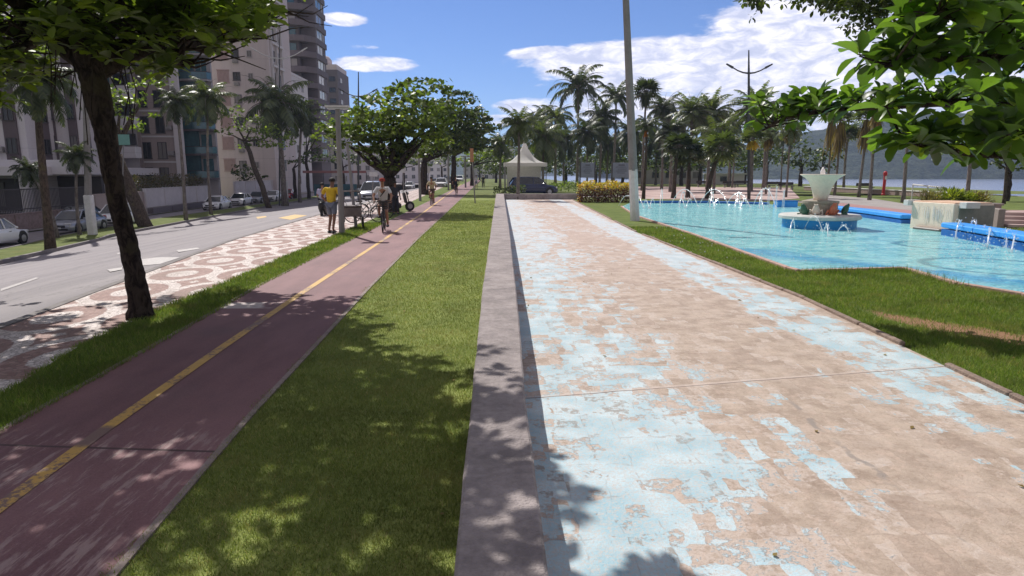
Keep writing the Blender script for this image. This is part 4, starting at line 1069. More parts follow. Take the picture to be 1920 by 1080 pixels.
# ---------- general broadleaf tree built from leafy pads given in picture rows at a depth
def pads_leaves(pads, size, dens, seed):
    rg = np.random.default_rng(seed); C = []
    for cx, cy, cz, rx, ry, rz in pads:
        n = int(dens*rx*ry*(7+6*rz/max(rx, .1))/(size*size)); u = rg.normal(0, 1, (n, 3)); u /= np.linalg.norm(u, axis=1, keepdims=True)
        u *= rg.uniform(0.55, 1.02, (n, 1)); u[:, 2] = np.where(u[:, 2] < 0, u[:, 2]*0.55, u[:, 2])
        # clumps
        cl = rg.normal(0, 1, (max(4, n//14), 3)); cl /= np.linalg.norm(cl, axis=1, keepdims=True); cl *= rg.uniform(.7, 1.05, (len(cl), 1)); cl[:, 2] = np.where(cl[:, 2] < 0, cl[:, 2]*0.5, cl[:, 2])
        k = rg.integers(0, len(cl), n); mixf = rg.uniform(0, 1, (n, 1)) < 0.75
        u = np.where(mixf, cl[k]+rg.normal(0, 0.10, (n, 3)), u)
        C.append(np.array([cx, cy, cz])+u*np.array([rx, ry, rz]))
    return np.concatenate(C)
def leafquads(name, C, size, m, parent, seed=0, asp=0.75, flat=0.6):
    rg = np.random.default_rng(seed); n = len(C)
    nor = rg.normal(0, 1, (n, 3)); nor[:, 2] = np.abs(nor[:, 2])*1.0+flat; nor = unit(nor)
    a = unit(np.cross(nor, rg.normal(0, 1, (n, 3)))); b_ = np.cross(nor, a)
    s = size*rg.uniform(0.6, 1.2, (n, 1)); a = a*s*0.5; b_ = b_*s*0.5*asp
    Q = np.stack([C-a, C+b_-a*0.2, C+a, C-b_-a*0.2], 1)
    o = quadmesh(name, Q, m, parent, rg.uniform(0, 1, n)); return o
def btree(name, label, bx, by, Yd, pads, m, size, r0=0.25, dens=0.8, seed=1, group=None, fork=None, bark=None, lean=0.0, depthf=0.8, base=None, z0=None):
    """bx,by foot pixel; pads: (px, py, half width px, half height px)"""
    bark = bark or B_dark
    if base is None:
        x = (bx-VX)/F*Yd; base = Vector((x, Yd, gz(x) if z0 is None else z0))
    rg = random.Random(seed); r = empty(name, base, 0, label, 'tree', group); S_ = Yd/F
    P = []
    for (px, py, hw, hh) in pads:
        dy = rg.uniform(-.5, .5)*hw*S_*depthf*1.6; c = W(px, py, Yd)
        P.append((c.x-base.x, dy, c.z-base.z, hw*S_, hw*S_*depthf, max(hh*S_, 0.25)))
    zf = min(p[2] for p in P)-0.1; zf = zf*0.8 if fork is None else W(bx, fork, Yd).z-base.z
    top = Vector((lean, 0, zf)); b = MB()
    limb(b, (0, 0, -.3), top, r0*1.15, r0*0.8, 0.05, 6, 10, rg)
    b.build('trunk', bark, r, smooth=True); b = MB()
    for p in P:
        e = Vector((p[0], p[1], p[2])); mid = top.lerp(e, .5)+Vector((0, 0, .15)); limb(b, top, mid, r0*.45, r0*.25, .12, 3, 6, rg); limb(b, mid, e, r0*.25, r0*.07, .15, 3, 5, rg)
    b.build('branch', bark, r, smooth=True)
    C = pads_leaves(P, size, dens, seed); leafquads('crown', C, size, m, r, seed); return r

btree('almond_tree', 'nearest tiered almond tree with bright green layers beside the passing cyclist', 735, 392, 34,
      [(760, 225, 95, 42), (770, 262, 80, 34), (700, 245, 80, 26), (785, 167, 62, 16), (740, 190, 48, 13), (825, 195, 42, 14), (690, 218, 55, 13), (770, 222, 62, 14), (640, 242, 52, 10), (715, 252, 62, 14), (800, 250, 52, 16), (620, 255, 35, 8),
       (730, 282, 46, 15), (680, 275, 45, 12), (775, 285, 40, 16), (735, 312, 26, 14), (722, 300, 40, 24), (845, 222, 22, 12)], L_mid, 0.30, 0.38, 1.5, 21, 'almond trees lining the bike path')
btree('almond_tree', 'dark almond tree just behind the nearest one on the right', 798, 362, 62,
      [(860, 235, 60, 42), (850, 270, 60, 30), (860, 190, 42, 14), (885, 210, 30, 12), (850, 225, 60, 18), (880, 245, 38, 16), (840, 262, 50, 20), (905, 222, 20, 8), (815, 285, 40, 14), (880, 275, 34, 12), (790, 200, 40, 14)], L_dark, 0.42, 0.36, 1.9, 22, 'almond trees lining the bike path')
btree('almond_tree', 'far almond tree with a crown reaching right of the sign posts', 852, 352, 85,
      [(900, 240, 34, 10), (925, 238, 16, 6), (880, 262, 45, 14), (915, 272, 22, 10), (850, 275, 40, 14)], L_dark, 0.5, 0.36, 2.2, 23, 'almond trees lining the bike path')
btree('almond_tree', 'farthest almond tree by the end of the bike path', 886, 348, 105,
      [(900, 285, 34, 10), (925, 292, 20, 7), (880, 298, 28, 9), (940, 300, 14, 8)], L_far, 0.5, 0.34, 1.1, 24, 'almond trees lining the bike path')
# trees in the median and in front of the buildings
def mt(label, bx, by, Y, pads, m, sz, seed, **k):
    Y = atg(bx, by).y if Y is None else Y
    return btree('street_tree', label, bx, by, Y, pads, m, sz, seed=seed, group='trees in the median of the avenue', **k)
mt('leaning dark-trunked tree in the median right of the big trunk', 287, 425, None, [(245, 190, 50, 26), (215, 165, 45, 22), (285, 150, 42, 18), (232, 235, 34, 20), (255, 215, 40, 24)], L_far, 0.34, 31, r0=0.42, dens=0.6, lean=-1.6, fork=290, bark=B_brown)
mt('crooked tree with pale yellow-green leaves behind the white parked cars', 512, 388, None, [(440, 215, 32, 16), (480, 240, 42, 20), (520, 265, 40, 22), (455, 270, 28, 14), (420, 250, 18, 12)], L_far, 0.36, 32, r0=0.28, dens=0.75, lean=-2.2, fork=265, bark=B_brown)
mt('small bushy tree behind the red parked car', 560, 372, None, [(560, 300, 30, 16), (585, 290, 28, 14)], L_dark, 0.45, 33, dens=0.5)
mt('bright green feathery tree rising left of the T-shaped lamp', 585, 372, None, [(585, 205, 38, 20), (610, 230, 34, 16), (570, 235, 30, 16), (600, 270, 30, 14)], L_far, 0.45, 34, dens=0.5)
mt('dark tree shading the bus shelter', 650, 366, None, [(640, 290, 40, 18), (685, 300, 36, 14), (610, 300, 24, 10)], L_dark, 0.5, 35, dens=0.6)
mt('distant median tree left of the thin grey poles', 760, 350, 120, [(760, 300, 40, 14), (720, 300, 36, 16), (800, 305, 30, 12)], L_dark, 0.6, 36, dens=0.6)
mt('distant median tree under the almond crowns', 830, 346, 150, [(820, 300, 40, 16), (860, 305, 30, 14)], L_dark, 0.7, 37, dens=0.6)
mt('last median tree at the vanishing end of the avenue', 900, 340, 190, [(905, 305, 34, 16), (935, 300, 24, 14), (880, 310, 22, 10)], L_dark, 0.8, 38, dens=0.8)
mt('bush of dark leaves behind the shorter white boundary wall', 470, 372, 92, [(455, 320, 24, 14), (480, 330, 20, 12)], L_dark, 0.5, 39, dens=0.7)
# hedge on the white wall
def hedge(label, px, Yd, z0, z1, dpt, m, sz, dens, name='hedge', seed=1, rz=0.0, lenY=None):
    x0 = (px[0]-VX)/F*Yd; x1 = (px[1]-VX)/F*Yd
    r = empty(name, ((x0+x1)/2, Yd, z0), rz, label, 'hedge'); L = abs(x1-x0) if lenY is None else lenY
    rg = np.random.default_rng(seed); n = int(dens*L*(z1-z0+dpt)/(sz*sz)*2.2)
    C = rg.uniform(-1, 1, (n, 3)); C[:, 0] *= L/2; C[:, 1] *= dpt/2; C[:, 2] = np.abs(C[:, 2])**0.7*(z1-z0)*(1+0.12*np.sin(C[:, 0]*2.1)+0.08*np.sin(C[:, 0]*5.7+1))
    leafquads('foliage', C, sz, m, r, seed, flat=0.1)
    b = MB()
    for k in range(max(3, int(L/0.8))):
        x = -L/2+(k+.5)*L/max(3, int(L/0.8)); b.tube([(x, 0, -0.02), (x+.1, .05, (z1-z0)*.7)], [.03, .01], 5)
    b.build('stem', B_brown, r); return r
L_brown = leafmat('brownish hedge leaf', (0.05, 0.05, 0.025), (0.11, 0.095, 0.04), (0.14, 0.08, 0.04), 0.2)
h = hedge('trimmed brown-green hedge growing above the long white boundary wall', (290, 420), 69, GL+1.5, GL+3.4, 1.6, L_brown, 0.16, 1.0, rz=math.atan2(1, -0.0625), lenY=17)
h.location.x = wline(69)-1.2
hedge('clump of dark shrubs above the shorter white boundary wall', (430, 470), 98, GL+1.9, GL+4.4, 2.5, L_dark, 0.3, 0.8, seed=5).location.x = wline(98)-2

# ---------- croton hedge, dark hedge
def croton():
    p = at(1140, 379); r = empty('croton_hedge', (at(1085, 379).x+1.95, p.y, 0), 0, 'clipped croton hedge with yellow-orange top leaves and dark red sides by the lamp post', 'hedge')
    L = 4.1; rg = np.random.default_rng(3); n = 5200
    C = rg.uniform(-1, 1, (n, 3)); C[:, 0] *= L/2; C[:, 1] *= 0.8; C[:, 2] = (C[:, 2]+1)/2*(1.42+0.12*np.sin(C[:, 0]*4)+0.07*np.sin(C[:, 0]*11))
    edge = (np.abs(C[:, 0]) > L/2-.15) & (rg.uniform(0, 1, n) < .35)
    topm = (C[:, 2] > 0.98+rg.normal(0, .16, n)) | edge
    leafquads('red_leaves', C[~topm], 0.15, L_red, r, 1, 0.5, 0.2); leafquads('yellow_leaves', C[topm], 0.15, L_yel, r, 2, 0.5, 0.4)
    b = MB()
    for k in range(12): x = -L/2+.2+k*.33; b.tube([(x, 0, -.02), (x+.05, .1, .9)], [.025, .01], 5)
    b.build('stem', B_brown, r)
croton()
hedge('low dark clipped hedge in front of the blue car beside the path end', (925, 985), 54.5, 0.0, 0.95, 1.4, L_dark, 0.14, 1.2, seed=6)
hedge('bright green shrub border to the right of the blue car', (1030, 1085), 72, 0.0, 1.1, 2.0, L_far, 0.2, 1.0, seed=7)

# ---------- palms
def frondpts(L, az, e0, drop, n=9):
    pts = []; p = np.zeros(3); a = e0
    for i in range(n+1):
        pts.append(p.copy()); s = L/n; p = p+np.array([math.cos(az)*math.cos(a), math.sin(az)*math.cos(a), math.sin(a)])*s; a -= drop/n*(0.6+0.9*i/n)
    return pts
def feather(nf, L, leaf, e=(0.0, 1.3), drop=(1.2, 2.0), seed=1, lw=0.07, nl=26, vee=0.5):
    rg = np.random.default_rng(seed); Q = []; rach = MB(); rn = []
    for k in range(nf):
        az = k*2.399+rg.normal(0, .2); e0 = e[0]+(e[1]-e[0])*((k+.5)/nf)+rg.normal(0, .08); dr = rg.uniform(*drop)
        l = L*rg.uniform(.85, 1.08); pts = frondpts(l, az, e0, dr); rach.tube([Vector(p) for p in pts], [0.045*L/3*(1-.9*i/9) for i in range(10)], 4)
        P = np.array(pts); fr = rg.uniform(0, .25)
        for j in range(nl):
            f = 0.12+0.86*j/(nl-1); i = min(8, int(f*9)); q = P[i]+(P[i+1]-P[i])*(f*9-i); d_ = unit(P[i+1]-P[i]); sd = unit(np.cross(d_, [0, 0, 1.0])); up = np.cross(sd, d_)
            ll = leaf*math.sin(PI*min(1, .25+f*.72))**0.7*rg.uniform(.85, 1.1)
            for s in (-1, 1):
                dd = unit(d_*0.55+sd*s*1.0+up*rg.uniform(-vee, .2)-np.array([0, 0, .35])); wv = unit(np.cross(dd, up))*lw*0.5 if abs(np.dot(dd, up)) < .98 else sd*lw*.5
                tip = q+dd*ll-np.array([0, 0, .25*ll]); mid = q+dd*ll*.5
                Q.append([q-wv, q+wv, mid+wv, mid-wv]); Q.append([mid-wv, mid+wv, tip+wv*.2, tip-wv*.2]); rn += [rg.uniform(fr, fr+.75)]*2
    return np.array(Q), np.array(rn), rach
def fan(nf, L, seed=1, e=(-0.5, 1.3), spread=2.1, nseg=13):
    rg = np.random.default_rng(seed); Q = []; rach = MB(); rn = []
    for k in range(nf):
        az = k*2.399+rg.normal(0, .2); e0 = e[0]+(e[1]-e[0])*((k+.5)/nf); d_ = np.array([math.cos(az)*math.cos(e0), math.sin(az)*math.cos(e0), math.sin(e0)])
        hub = d_*L*.45; rach.tube([(0, 0, 0), tuple(hub)], [.03, .02], 4); sd = unit(np.cross(d_, [0, 0, 1.0])); up = np.cross(sd, d_); r_ = rg.uniform(0, 1)
        for j in range(nseg):
            a = (j/(nseg-1)-.5)*spread*2; dd = unit(d_*math.cos(a)+sd*math.sin(a)-up*0.15); ll = L*.62*(1-.25*abs(a)/spread); wv = unit(np.cross(dd, up))*L*.052
            mid = hub+dd*ll*.6; tip = hub+dd*ll+np.array([0, 0, -.18*ll]); Q.append([hub-wv*.3, hub+wv*.3, mid+wv, mid-wv]); Q.append([mid-wv, mid+wv, tip+wv*.15, tip-wv*.15]); rn += [r_*.7+rg.uniform(0, .3)]*2
    return np.array(Q), np.array(rn), rach
PROTO = {}
def palmmesh(kind):
    if kind in PROTO: return PROTO[kind]
    if kind == 'royal': Q, rn, ra = feather(17, 4.2, .75, (-0.15, 1.35), (1.5, 2.1), 3, .12, 32)
    if kind == 'coco': Q, rn, ra = feather(26, 4.0, .95, (-0.85, 1.3), (1.1, 1.9), 5, .125, 30, .7)
    if kind == 'date': Q, rn, ra = feather(40, 3.0, .55, (-0.8, 1.35), (1.0, 1.8), 7, .10, 26, .3)
    if kind == 'thin': Q, rn, ra = feather(18, 2.3, .55, (-0.45, 1.25), (1.1, 1.9), 9, .10, 20)
    if kind == 'fan': Q, rn, ra = fan(26, 1.9, 11)
    if kind == 'fan2': Q, rn, ra = fan(18, 1.5, 13, (-0.1, 1.3))
    a = quadmesh('fronds', Q, L_palm, rnd=rn); b = ra.build('frond_stems', B_grey)
    PROTO[kind] = (a.data, b.data); COL.objects.unlink(a); COL.objects.unlink(b); bpy.data.objects.remove(a); bpy.data.objects.remove(b); return PROTO[kind]
M_dead_proto = {}
def skirt(r, z, L, w_, m, seed, n=120, name='dead_fronds'):
    rg = np.random.default_rng(seed); a = rg.uniform(0, 2*PI, n); rr = w_*rg.uniform(.3, 1, n); z0 = z-rg.uniform(0, L*.5, n)
    top = np.stack([np.cos(a)*rr*.5, np.sin(a)*rr*.5, z0], 1); bot = np.stack([np.cos(a)*rr, np.sin(a)*rr, z0-L*rg.uniform(.3, .6, n)], 1); wv = np.stack([-np.sin(a), np.cos(a), 0*a], 1)*.05
    return quadmesh(name, np.stack([top-wv, top+wv, bot+wv*.6, bot-wv*.6], 1), m, r, rg.uniform(0, 1, n))
TK = {}
def palm(label, cx, cy, Yd, rad, kind, leafm=None, tr=0.13, bark=None, dead=None, lean=0.0, zg=None, group='palms in the seafront park', bulge=1.0, orange=False, skirtL=1.1):
    """crown centre pixel (cx,cy), crown radius in pixels, depth"""
    c = W(cx, cy, Yd); g = gz(c.x) if zg is None else zg; H = c.z-g; seed = int(cx*7+cy)
    r = empty('palm_tree', (c.x-lean, Yd, g), 0, label, 'palm', group); b = MB(); n = 9; pts = []; rs = []
    for i in range(n+1):
        f = i/n; pts.append((lean*f*f+0.05*math.sin(f*4+seed), 0.04*math.sin(f*3+seed*2), H*f-(.2 if i == 0 else 0))); rs.append(tr*(1.35-.35*min(1, f*6))*(1-.35*f)*(1+(bulge-1)*math.sin(PI*f)))
    b.tube(pts, rs, 9); b.build('trunk', bark or B_grey, r, smooth=True)
    if kind == 'royal': MB().tube([(lean, 0, H-1.6*rad/50), (lean, 0, H)], [tr*.75, tr*.5], 8).build('crownshaft', M_shaft, r, smooth=True)
    fa, fb = palmmesh(kind); S0 = {'royal': 3.7, 'coco': 3.6, 'date': 2.7, 'thin': 2.1, 'fan': 1.75, 'fan2': 1.5}[kind]; sc = 1.22*rad/F*Yd/S0
    for me, nm in ((fa, 'fronds'), (fb, 'frond_stems')):
        o = bpy.data.objects.new(nm, me); COL.objects.link(o); o.parent = r; o.location = (lean, 0, H); o.scale = (sc, sc, sc*random.uniform(.9, 1.1)); o.rotation_euler = (random.uniform(-.08, .08), random.uniform(-.08, .08), random.uniform(0, 6))
        if nm == 'fronds' and leafm: o.material_slots[0].link = 'OBJECT'; o.material_slots[0].material = leafm
    if dead: skirt(r, H-.1*sc, skirtL*sc*1.6, .55*sc*1.4, dead, seed)
    if orange: skirt(r, H-.2*sc, 1.3*sc, .35*sc, L_orng, seed+1, 60, 'fruit_strands')
    return r
M_shaft = mat('green crownshaft', (0.09, 0.13, 0.05), 0.5, 0.1)
# park palms, centre
palm('tallest royal palm with a wide open crown against the clouds', 1085, 165, 95, 50, 'royal', L_palmd, .22)
palm('royal palm left of the tallest one, crown half as high', 1042, 222, 92, 36, 'royal', L_palm, .2)
palm('coconut palm whose trunk rises in front of the white tent', 972, 232, 50, 36, 'coco', L_palm, .13)
palm('shaggy coconut palm between the tent and the tallest royal palm', 1018, 256, 70, 42, 'coco', L_palm, .16, dead=L_dead)
palm('royal palm just right of the tallest one', 1155, 182, 98, 36, 'royal', L_palmd, .2)
palm('feathery palm behind the lamp post at its left', 1128, 220, 88, 36, 'coco', L_palmd, .16)
palm('palm with a slim pale trunk above the left info board', 1102, 248, 80, 34, 'coco', L_palmd, .13)
palm('round-headed dark fan palm just right of the lamp post', 1211, 172, 75, 25, 'fan', L_palmd, .16, dead=L_palmd, orange=False)
palm('narrow dark palm right of the round-headed fan palm', 1246, 202, 82, 34, 'coco', L_palmd, .16)
palm('slender palm with an orange hanging fruit bunch beside the lamp post', 1212, 236, 51, 24, 'thin', L_palmd, .13, bark=B_brown, orange=True)
palm('shaggy date palm left of the paired date palms', 1262, 248, 70, 36, 'date', L_palmd, .2, dead=L_palmd)
palm('left one of the two tall date palms with bright arching fronds', 1297, 212, 78, 40, 'date', L_palm, .2)
palm('right one of the two tall date palms with bright arching fronds', 1333, 214, 80, 42, 'date', L_palm, .2)
palm('dark bushy fan palm with a brown trunk by the pool end', 1273, 276, 52, 30, 'fan', L_palmd, .18, bark=B_brown, lean=.3)
palm('second dark bushy fan palm by the pool end, right of the first', 1293, 292, 53, 30, 'fan', L_palmd, .18, bark=B_brown)
palm('leaning fan palm with a thick split trunk behind the jets', 1352, 282, 51, 34, 'fan', L_palm, .2, bark=B_brown, lean=.9)
palm('feathery palm with drooping pale green fronds above the leaning one', 1345, 252, 64, 38, 'coco', L_palm, .14)
palm('dense bushy palm crown behind the double-armed lamp mast', 1416, 206, 74, 42, 'date', L_palm, .22, dead=L_palmd)
palm('second dense crown just behind the lamp mast on the right', 1440, 214, 84, 34, 'coco', L_palmd, .2)
palm('small fan palm with a yellow dead leaf beside the double-armed mast', 1412, 262, 50, 26, 'fan2', L_palm, .1, dead=L_yel, skirtL=.5)
palm('slim palm standing left of the bowl fountain', 1483, 238, 54, 30, 'thin', L_palm, .09, dead=L_dead)
palm('slim palm directly behind the bowl fountain', 1443, 250, 62, 30, 'thin', L_palm, .09, dead=L_dead)
palm('slim palm with a hanging brown skirt behind the fountain rim', 1562, 218, 66, 26, 'fan2', L_palm, .12, dead=L_dead, skirtL=2.0)
palm('dark short-crowned palm right of the bowl fountain', 1590, 258, 72, 26, 'fan2', L_palmd, .15)
palm('slim palm beside the dark short one with a yellowish skirt', 1577, 226, 58, 26, 'fan2', L_palm, .11, dead=L_dead, skirtL=2.0)
palm('slim palm with a grey trunk left of the red post', 1625, 222, 54, 26, 'fan2', L_palm, .12, dead=L_dead, skirtL=1.8)
palm('slim palm with red-orange hanging fruit nearest the red post', 1645, 205, 48, 24, 'fan2', L_palm, .12, dead=L_dead, orange=True)
palm('distant slim palm between the benches and the fountain', 1378, 268, 90, 24, 'thin', L_palmd, .12)
palm('distant slim palm right of the benches', 1470, 262, 95, 24, 'thin', L_palmd, .12)
palm('dark palm beyond the planter at the right edge', 1893, 285, 42, 30, 'fan2', L_palmd, .1, bark=B_brown)
palm('young palm with a pale trunk growing out of the planter', 1822, 290, 33, 24, 'fan2', L_palm, .12)
palm('slim grey palm left of the cream block', 1705, 250, 44, 24, 'fan2', L_palm, .13)
palm('palm of the second row behind the left info board', 1058, 262, 105, 34, 'coco', L_palmd, .2)
palm('palm of the second row above the gap between the two boards', 1140, 268, 110, 32, 'coco', L_palmd, .2)
palm('palm of the second row right of the lamp post', 1185, 252, 105, 34, 'date', L_palmd, .2)
palm('palm of the second row left of the date pair', 1232, 262, 110, 34, 'date', L_palmd, .2)
palm('low palm behind the tent on its left', 938, 268, 90, 28, 'coco', L_palm, .18)
palm('low palm behind the tent on its right', 1004, 226, 105, 26, 'coco', L_palmd, .18)
palm('royal palm far behind, between the tent palm and the tallest', 1020, 216, 120, 26, 'royal', L_palmd, .2)
palm('thin-stemmed palm in the second row behind the leaning fan palm', 1372, 236, 95, 30, 'date', L_palm, .2)
# avenue palms (in the median)
G2 = 'palms along the avenue'
def apalm(label, bx, by, cx, cy, rad, kind, lm, tr, **k):
    p = atg(bx, by); c = W(cx, cy, p.y); palm(label, cx, cy, p.y, rad, kind, lm, tr, lean=c.x-p.x, zg=p.z, group=G2, **k)
apalm('tall queen palm with a drooping grey-green crown in front of the pink tower', 535, 384, 518, 192, 58, 'coco', L_palm, .34, bark=B_grey)
apalm('palm with pale wind-combed fronds in front of the glass-balcony tower', 396, 402, 390, 182, 40, 'coco', L_palm, .13)
apalm('leaning palm in the median at the far left', 93, 468, 72, 150, 60, 'coco', L_palmd, .19, bark=B_brown)
apalm('slim palm in the median between the big trunk and the glass-balcony tower', 350, 412, 330, 190, 34, 'coco', L_palmd, .14)
apalm('palm beside the dark balcony tower, right of the queen palm', 563, 378, 566, 215, 34, 'coco', L_palmd, .2)
apalm('short dark palm in front of the off-white facade, left of the big trunk', 150, 440, 143, 290, 30, 'coco', L_palmd, .1)
apalm('short dark palm in front of the off-white facade at the far left', 108, 446, 52, 318, 26, 'coco', L_palmd, .1)

# dark tree mass closing the park behind the palms: individual bushy trees
bg = [(1275, 290, 34, 20, 106), (1310, 292, 34, 18, 112), (1365, 288, 34, 20, 104), (1435, 286, 36, 20, 110), (1190, 285, 34, 20, 112), (960, 300, 40, 18, 120), (1010, 298, 36, 20, 135), (1060, 300, 40, 22, 128), (1115, 298, 40, 22, 138), (1165, 300, 40, 22, 125), (1210, 306, 36, 18, 140), (1255, 304, 32, 16, 118), (1335, 300, 28, 14, 120), (1395, 300, 26, 12, 125), (930, 306, 30, 14, 150), (1500, 290, 30, 20, 100), (1540, 300, 22, 14, 92)]
nm = ['behind the bushy fan palms', 'between the date palms', 'behind the leaning fan palm', 'just right of the lamp mast', 'in the gap right of the lamp post', 'behind the tent', 'left of the tallest royal palm', 'behind the left info board', 'between the two boards', 'behind the lamp post', 'right of the lamp post', 'left of the date pair', 'below the date pair', 'left of the lamp mast', 'left of the tent', 'left of the bowl fountain', 'behind the bowl fountain']
for (x, y, hw, hh, Yd), l in zip(bg, nm):
    btree('park_tree', 'dark bushy park tree '+l, x, 0, Yd, [(x, y-6, hw*1.35, hh*1.7), (x, y+14, hw*1.25, hh*1.1), (x-hw*.5, y+8, hw*.6, hh*.8), (x+hw*.5, y+6, hw*.6, hh*.8), (x, y-hh*.8, hw*.6, hh*.6)], L_dark, .55, .3, dens=.8, seed=int(x), group='dark trees behind the palms', z0=0.0)
# right-hand dark tree beyond the pool
btree('park_tree', 'dark glossy tree beyond the planter, partly behind the hanging leaves', 1900, 0, 46, [(1880, 270, 50, 24), (1930, 260, 40, 26), (1850, 300, 26, 14), (1905, 310, 30, 14)], L_dark, .3, .2, dens=.7, seed=77, z0=-.1)
# ================================================================== VEHICLES
M_tyre = mat('tyre rubber', (0.025, 0.025, 0.027), 0.85, 0.2, 20)
M_rim = mat('alloy rim', (0.38, 0.38, 0.40), 0.35, 0.1, 20, metal=0.7)
M_blk = mat('black plastic', (0.022, 0.022, 0.024), 0.5, 0.2, 10)
M_light = mat('headlamp lens', (0.55, 0.56, 0.58), 0.1, 0.1, 30, spec=0.8)
M_tail = mat('tail lamp lens', (0.35, 0.02, 0.015), 0.2, 0.1, 30)
M_plate = mat('plate', (0.5, 0.5, 0.5), 0.5, 0.05)
M_cglass = mat('car glass', (0.02, 0.025, 0.03), 0.05, 0.1, 1, spec=0.9)
def paint(name, c):
    m = mat(name, c, 0.28, 0.05, 2, spec=0.5); m.node_tree.nodes['Principled BSDF'].inputs['Coat Weight'].default_value = 0.6 if 'Principled BSDF' in m.node_tree.nodes else 0
    return m
def car(label, pos, rz, paintm, kind='hatch', group='cars parked along the service road', name='parked_car'):
    """nose towards local -Y"""
    L, Hh, Wd = {'hatch': (3.9, 1.5, 1.70), 'sedan': (4.4, 1.46, 1.74), 'suv': (4.3, 1.62, 1.80)}[kind]
    r = empty(name, pos, rz, label, 'car', group); h = L/2; w = Wd/2; zb = 0.92 if kind != 'suv' else 1.0
    zh = zb-0.10
    rear = h-.02
    st = [(-h, .34, .58, .70), (-h+.06, .24, .70, .80), (-h+.35, .20, zh-.08, .93), (-h+.95, .20, zh, .985), (-h+1.25, .20, zb, 1.0), (0, .20, zb+.01, 1.0), (h-1.1, .20, zb+.03, 1.0)]
    st += [(h-.55, .20, zb+(.04 if kind != 'sedan' else .05), .98), (h-.12, .24, zb+(.02 if kind != 'sedan' else -.0), .92), (rear, .34, .70, .84)]
    b = MB()
    for y, zs, zt, ws in st:
        ww = w*ws; b.v += [(-ww*.9, y, zs), (-ww, y, zs+.14), (-ww*1.0, y, zs+(zt-zs)*.62), (-ww*.93, y, zt-.03), (-ww*.80, y, zt), (0, y, zt+.03), (ww*.80, y, zt), (ww*.93, y, zt-.03), (ww, y, zs+(zt-zs)*.62), (ww, y, zs+.14), (ww*.9, y, zs)]
    for i in range(len(st)-1):
        for k in range(11): a = i*11+k; c_ = i*11+(k+1) % 11; b.f.append((a, c_, c_+11, a+11))
    b.f.append(tuple(range(11))[::-1]); b.f.append(tuple((len(st)-1)*11+k for k in range(11)))
    body = b.build('body', paintm, r, smooth=True)
    # glasshouse
    y0 = -h+1.02; ft = -h+1.75; rt = {'hatch': h-.62, 'sedan': h-1.35, 'suv': h-.5}[kind]; rb = {'hatch': h-.12, 'sedan': h-.62, 'suv': h-.10}[kind]
    tw = w*.70; bw = w*.90; g = MB()
    ring = lambda y, wd, z: [(-wd, y, z), (wd, y, z)]
    g.v = [(-bw, y0, zb-.03), (bw, y0, zb-.03), (bw, rb, zb+.02), (-bw, rb, zb+.02), (-tw, ft, Hh-.05), (tw, ft, Hh-.05), (tw, rt, Hh-.07), (-tw, rt, Hh-.07)]
    g.f = [(3, 2, 1, 0), (4, 5, 6, 7), (0, 1, 5, 4), (1, 2, 6, 5), (2, 3, 7, 6), (3, 0, 4, 7)]
    g.build('windows', M_cglass, r)
    rf = MB(); n = 6
    for i in range(n+1):
        f = i/n; y = ft-.04+(rt-ft+.10)*f; zz = Hh-.05+.055*math.sin(PI*min(1, max(0, f)))
        rf.v += [(-tw-.03, y, zz-.035), (-tw*.6, y, zz+.005), (0, y, zz+.015), (tw*.6, y, zz+.005), (tw+.03, y, zz-.035), (0, y, zz-.06)]
    for i in range(n):
        for k in range(6): a = i*6+k; c_ = i*6+(k+1) % 6; rf.f.append((a, c_, c_+6, a+6))
    rf.f.append((5, 4, 3, 2, 1, 0)); rf.f.append(tuple(n*6+k for k in range(6))); rf.build('roof', paintm, r, smooth=True)
    for s in (-1, 1):
        p = MB(); p.tube([(s*bw, y0+.02, zb-.02), (s*tw*1.01, ft, Hh-.06)], .035, 5); p.tube([(s*bw*1.005, 0.08, zb), (s*tw*1.03, .08, Hh-.06)], .04, 5)
        p.tube([(s*bw, rb-.02, zb), (s*tw*1.01, rt+.02, Hh-.08)], .075, 6); p.build('pillar', paintm, r)
        MB().box((s*(w+.07), -h+1.35, zb+.03), (.16, .12, .11), bev=.03).build('mirror', paintm, r)
        MB().box((s*w*.66, -h+.10, .66), (.36, .16, .15), rz=s*.28, bev=.04).build('headlight', M_light, r)
        MB().box((s*w*.76, rear-.10, .84), (.22, .16, .26), bev=.04).build('tail_light', M_tail, r)
        MB().box((s*w*1.0, -.22, zb-.16), (.03, .16, .03), bev=.008).box((s*w*1.0, .72, zb-.15), (.03, .16, .03), bev=.008).build('door_handle', M_blk, r)
        for yy in (-h+.78, h-.72):
            MB().lathe([(.365, -.05), (.365, .05)], c=(s*(w-.045), yy, .36), M=Matrix.Rotation(PI/2, 4, 'Y'), n=20).build('wheel_arch', M_blk, r)
            wo_ = MB().lathe([(.20, -.11), (.30, -.10), (.315, -.06), (.315, .06), (.30, .10), (.20, .11)], c=(s*(w-.085), yy, .315), M=Matrix.Rotation(PI/2, 4, 'Y'), n=20).build('wheel', M_tyre, r, smooth=False)
            m_ = MB().lathe([(.20, -.005), (.19, .02), (.05, .035)], c=(s*(w-.085)+s*.10, yy, .315), M=Matrix.Rotation(s*PI/2, 4, 'Y'), n=10); m_.build('rim', M_rim, wo_)
    gr = MB().box((0, -h+.02, .52), (.9, .08, .16), bev=.02).box((0, -h+.03, .34), (1.2, .10, .12), bev=.02); gr.build('grille', M_blk, r)
    MB().box((0, -h-.005, .44), (.42, .03, .13)).build('number_plate', M_plate, r); MB().box((0, rear+.01, .62), (.42, .03, .13)).build('number_plate', M_plate, r)
    return r
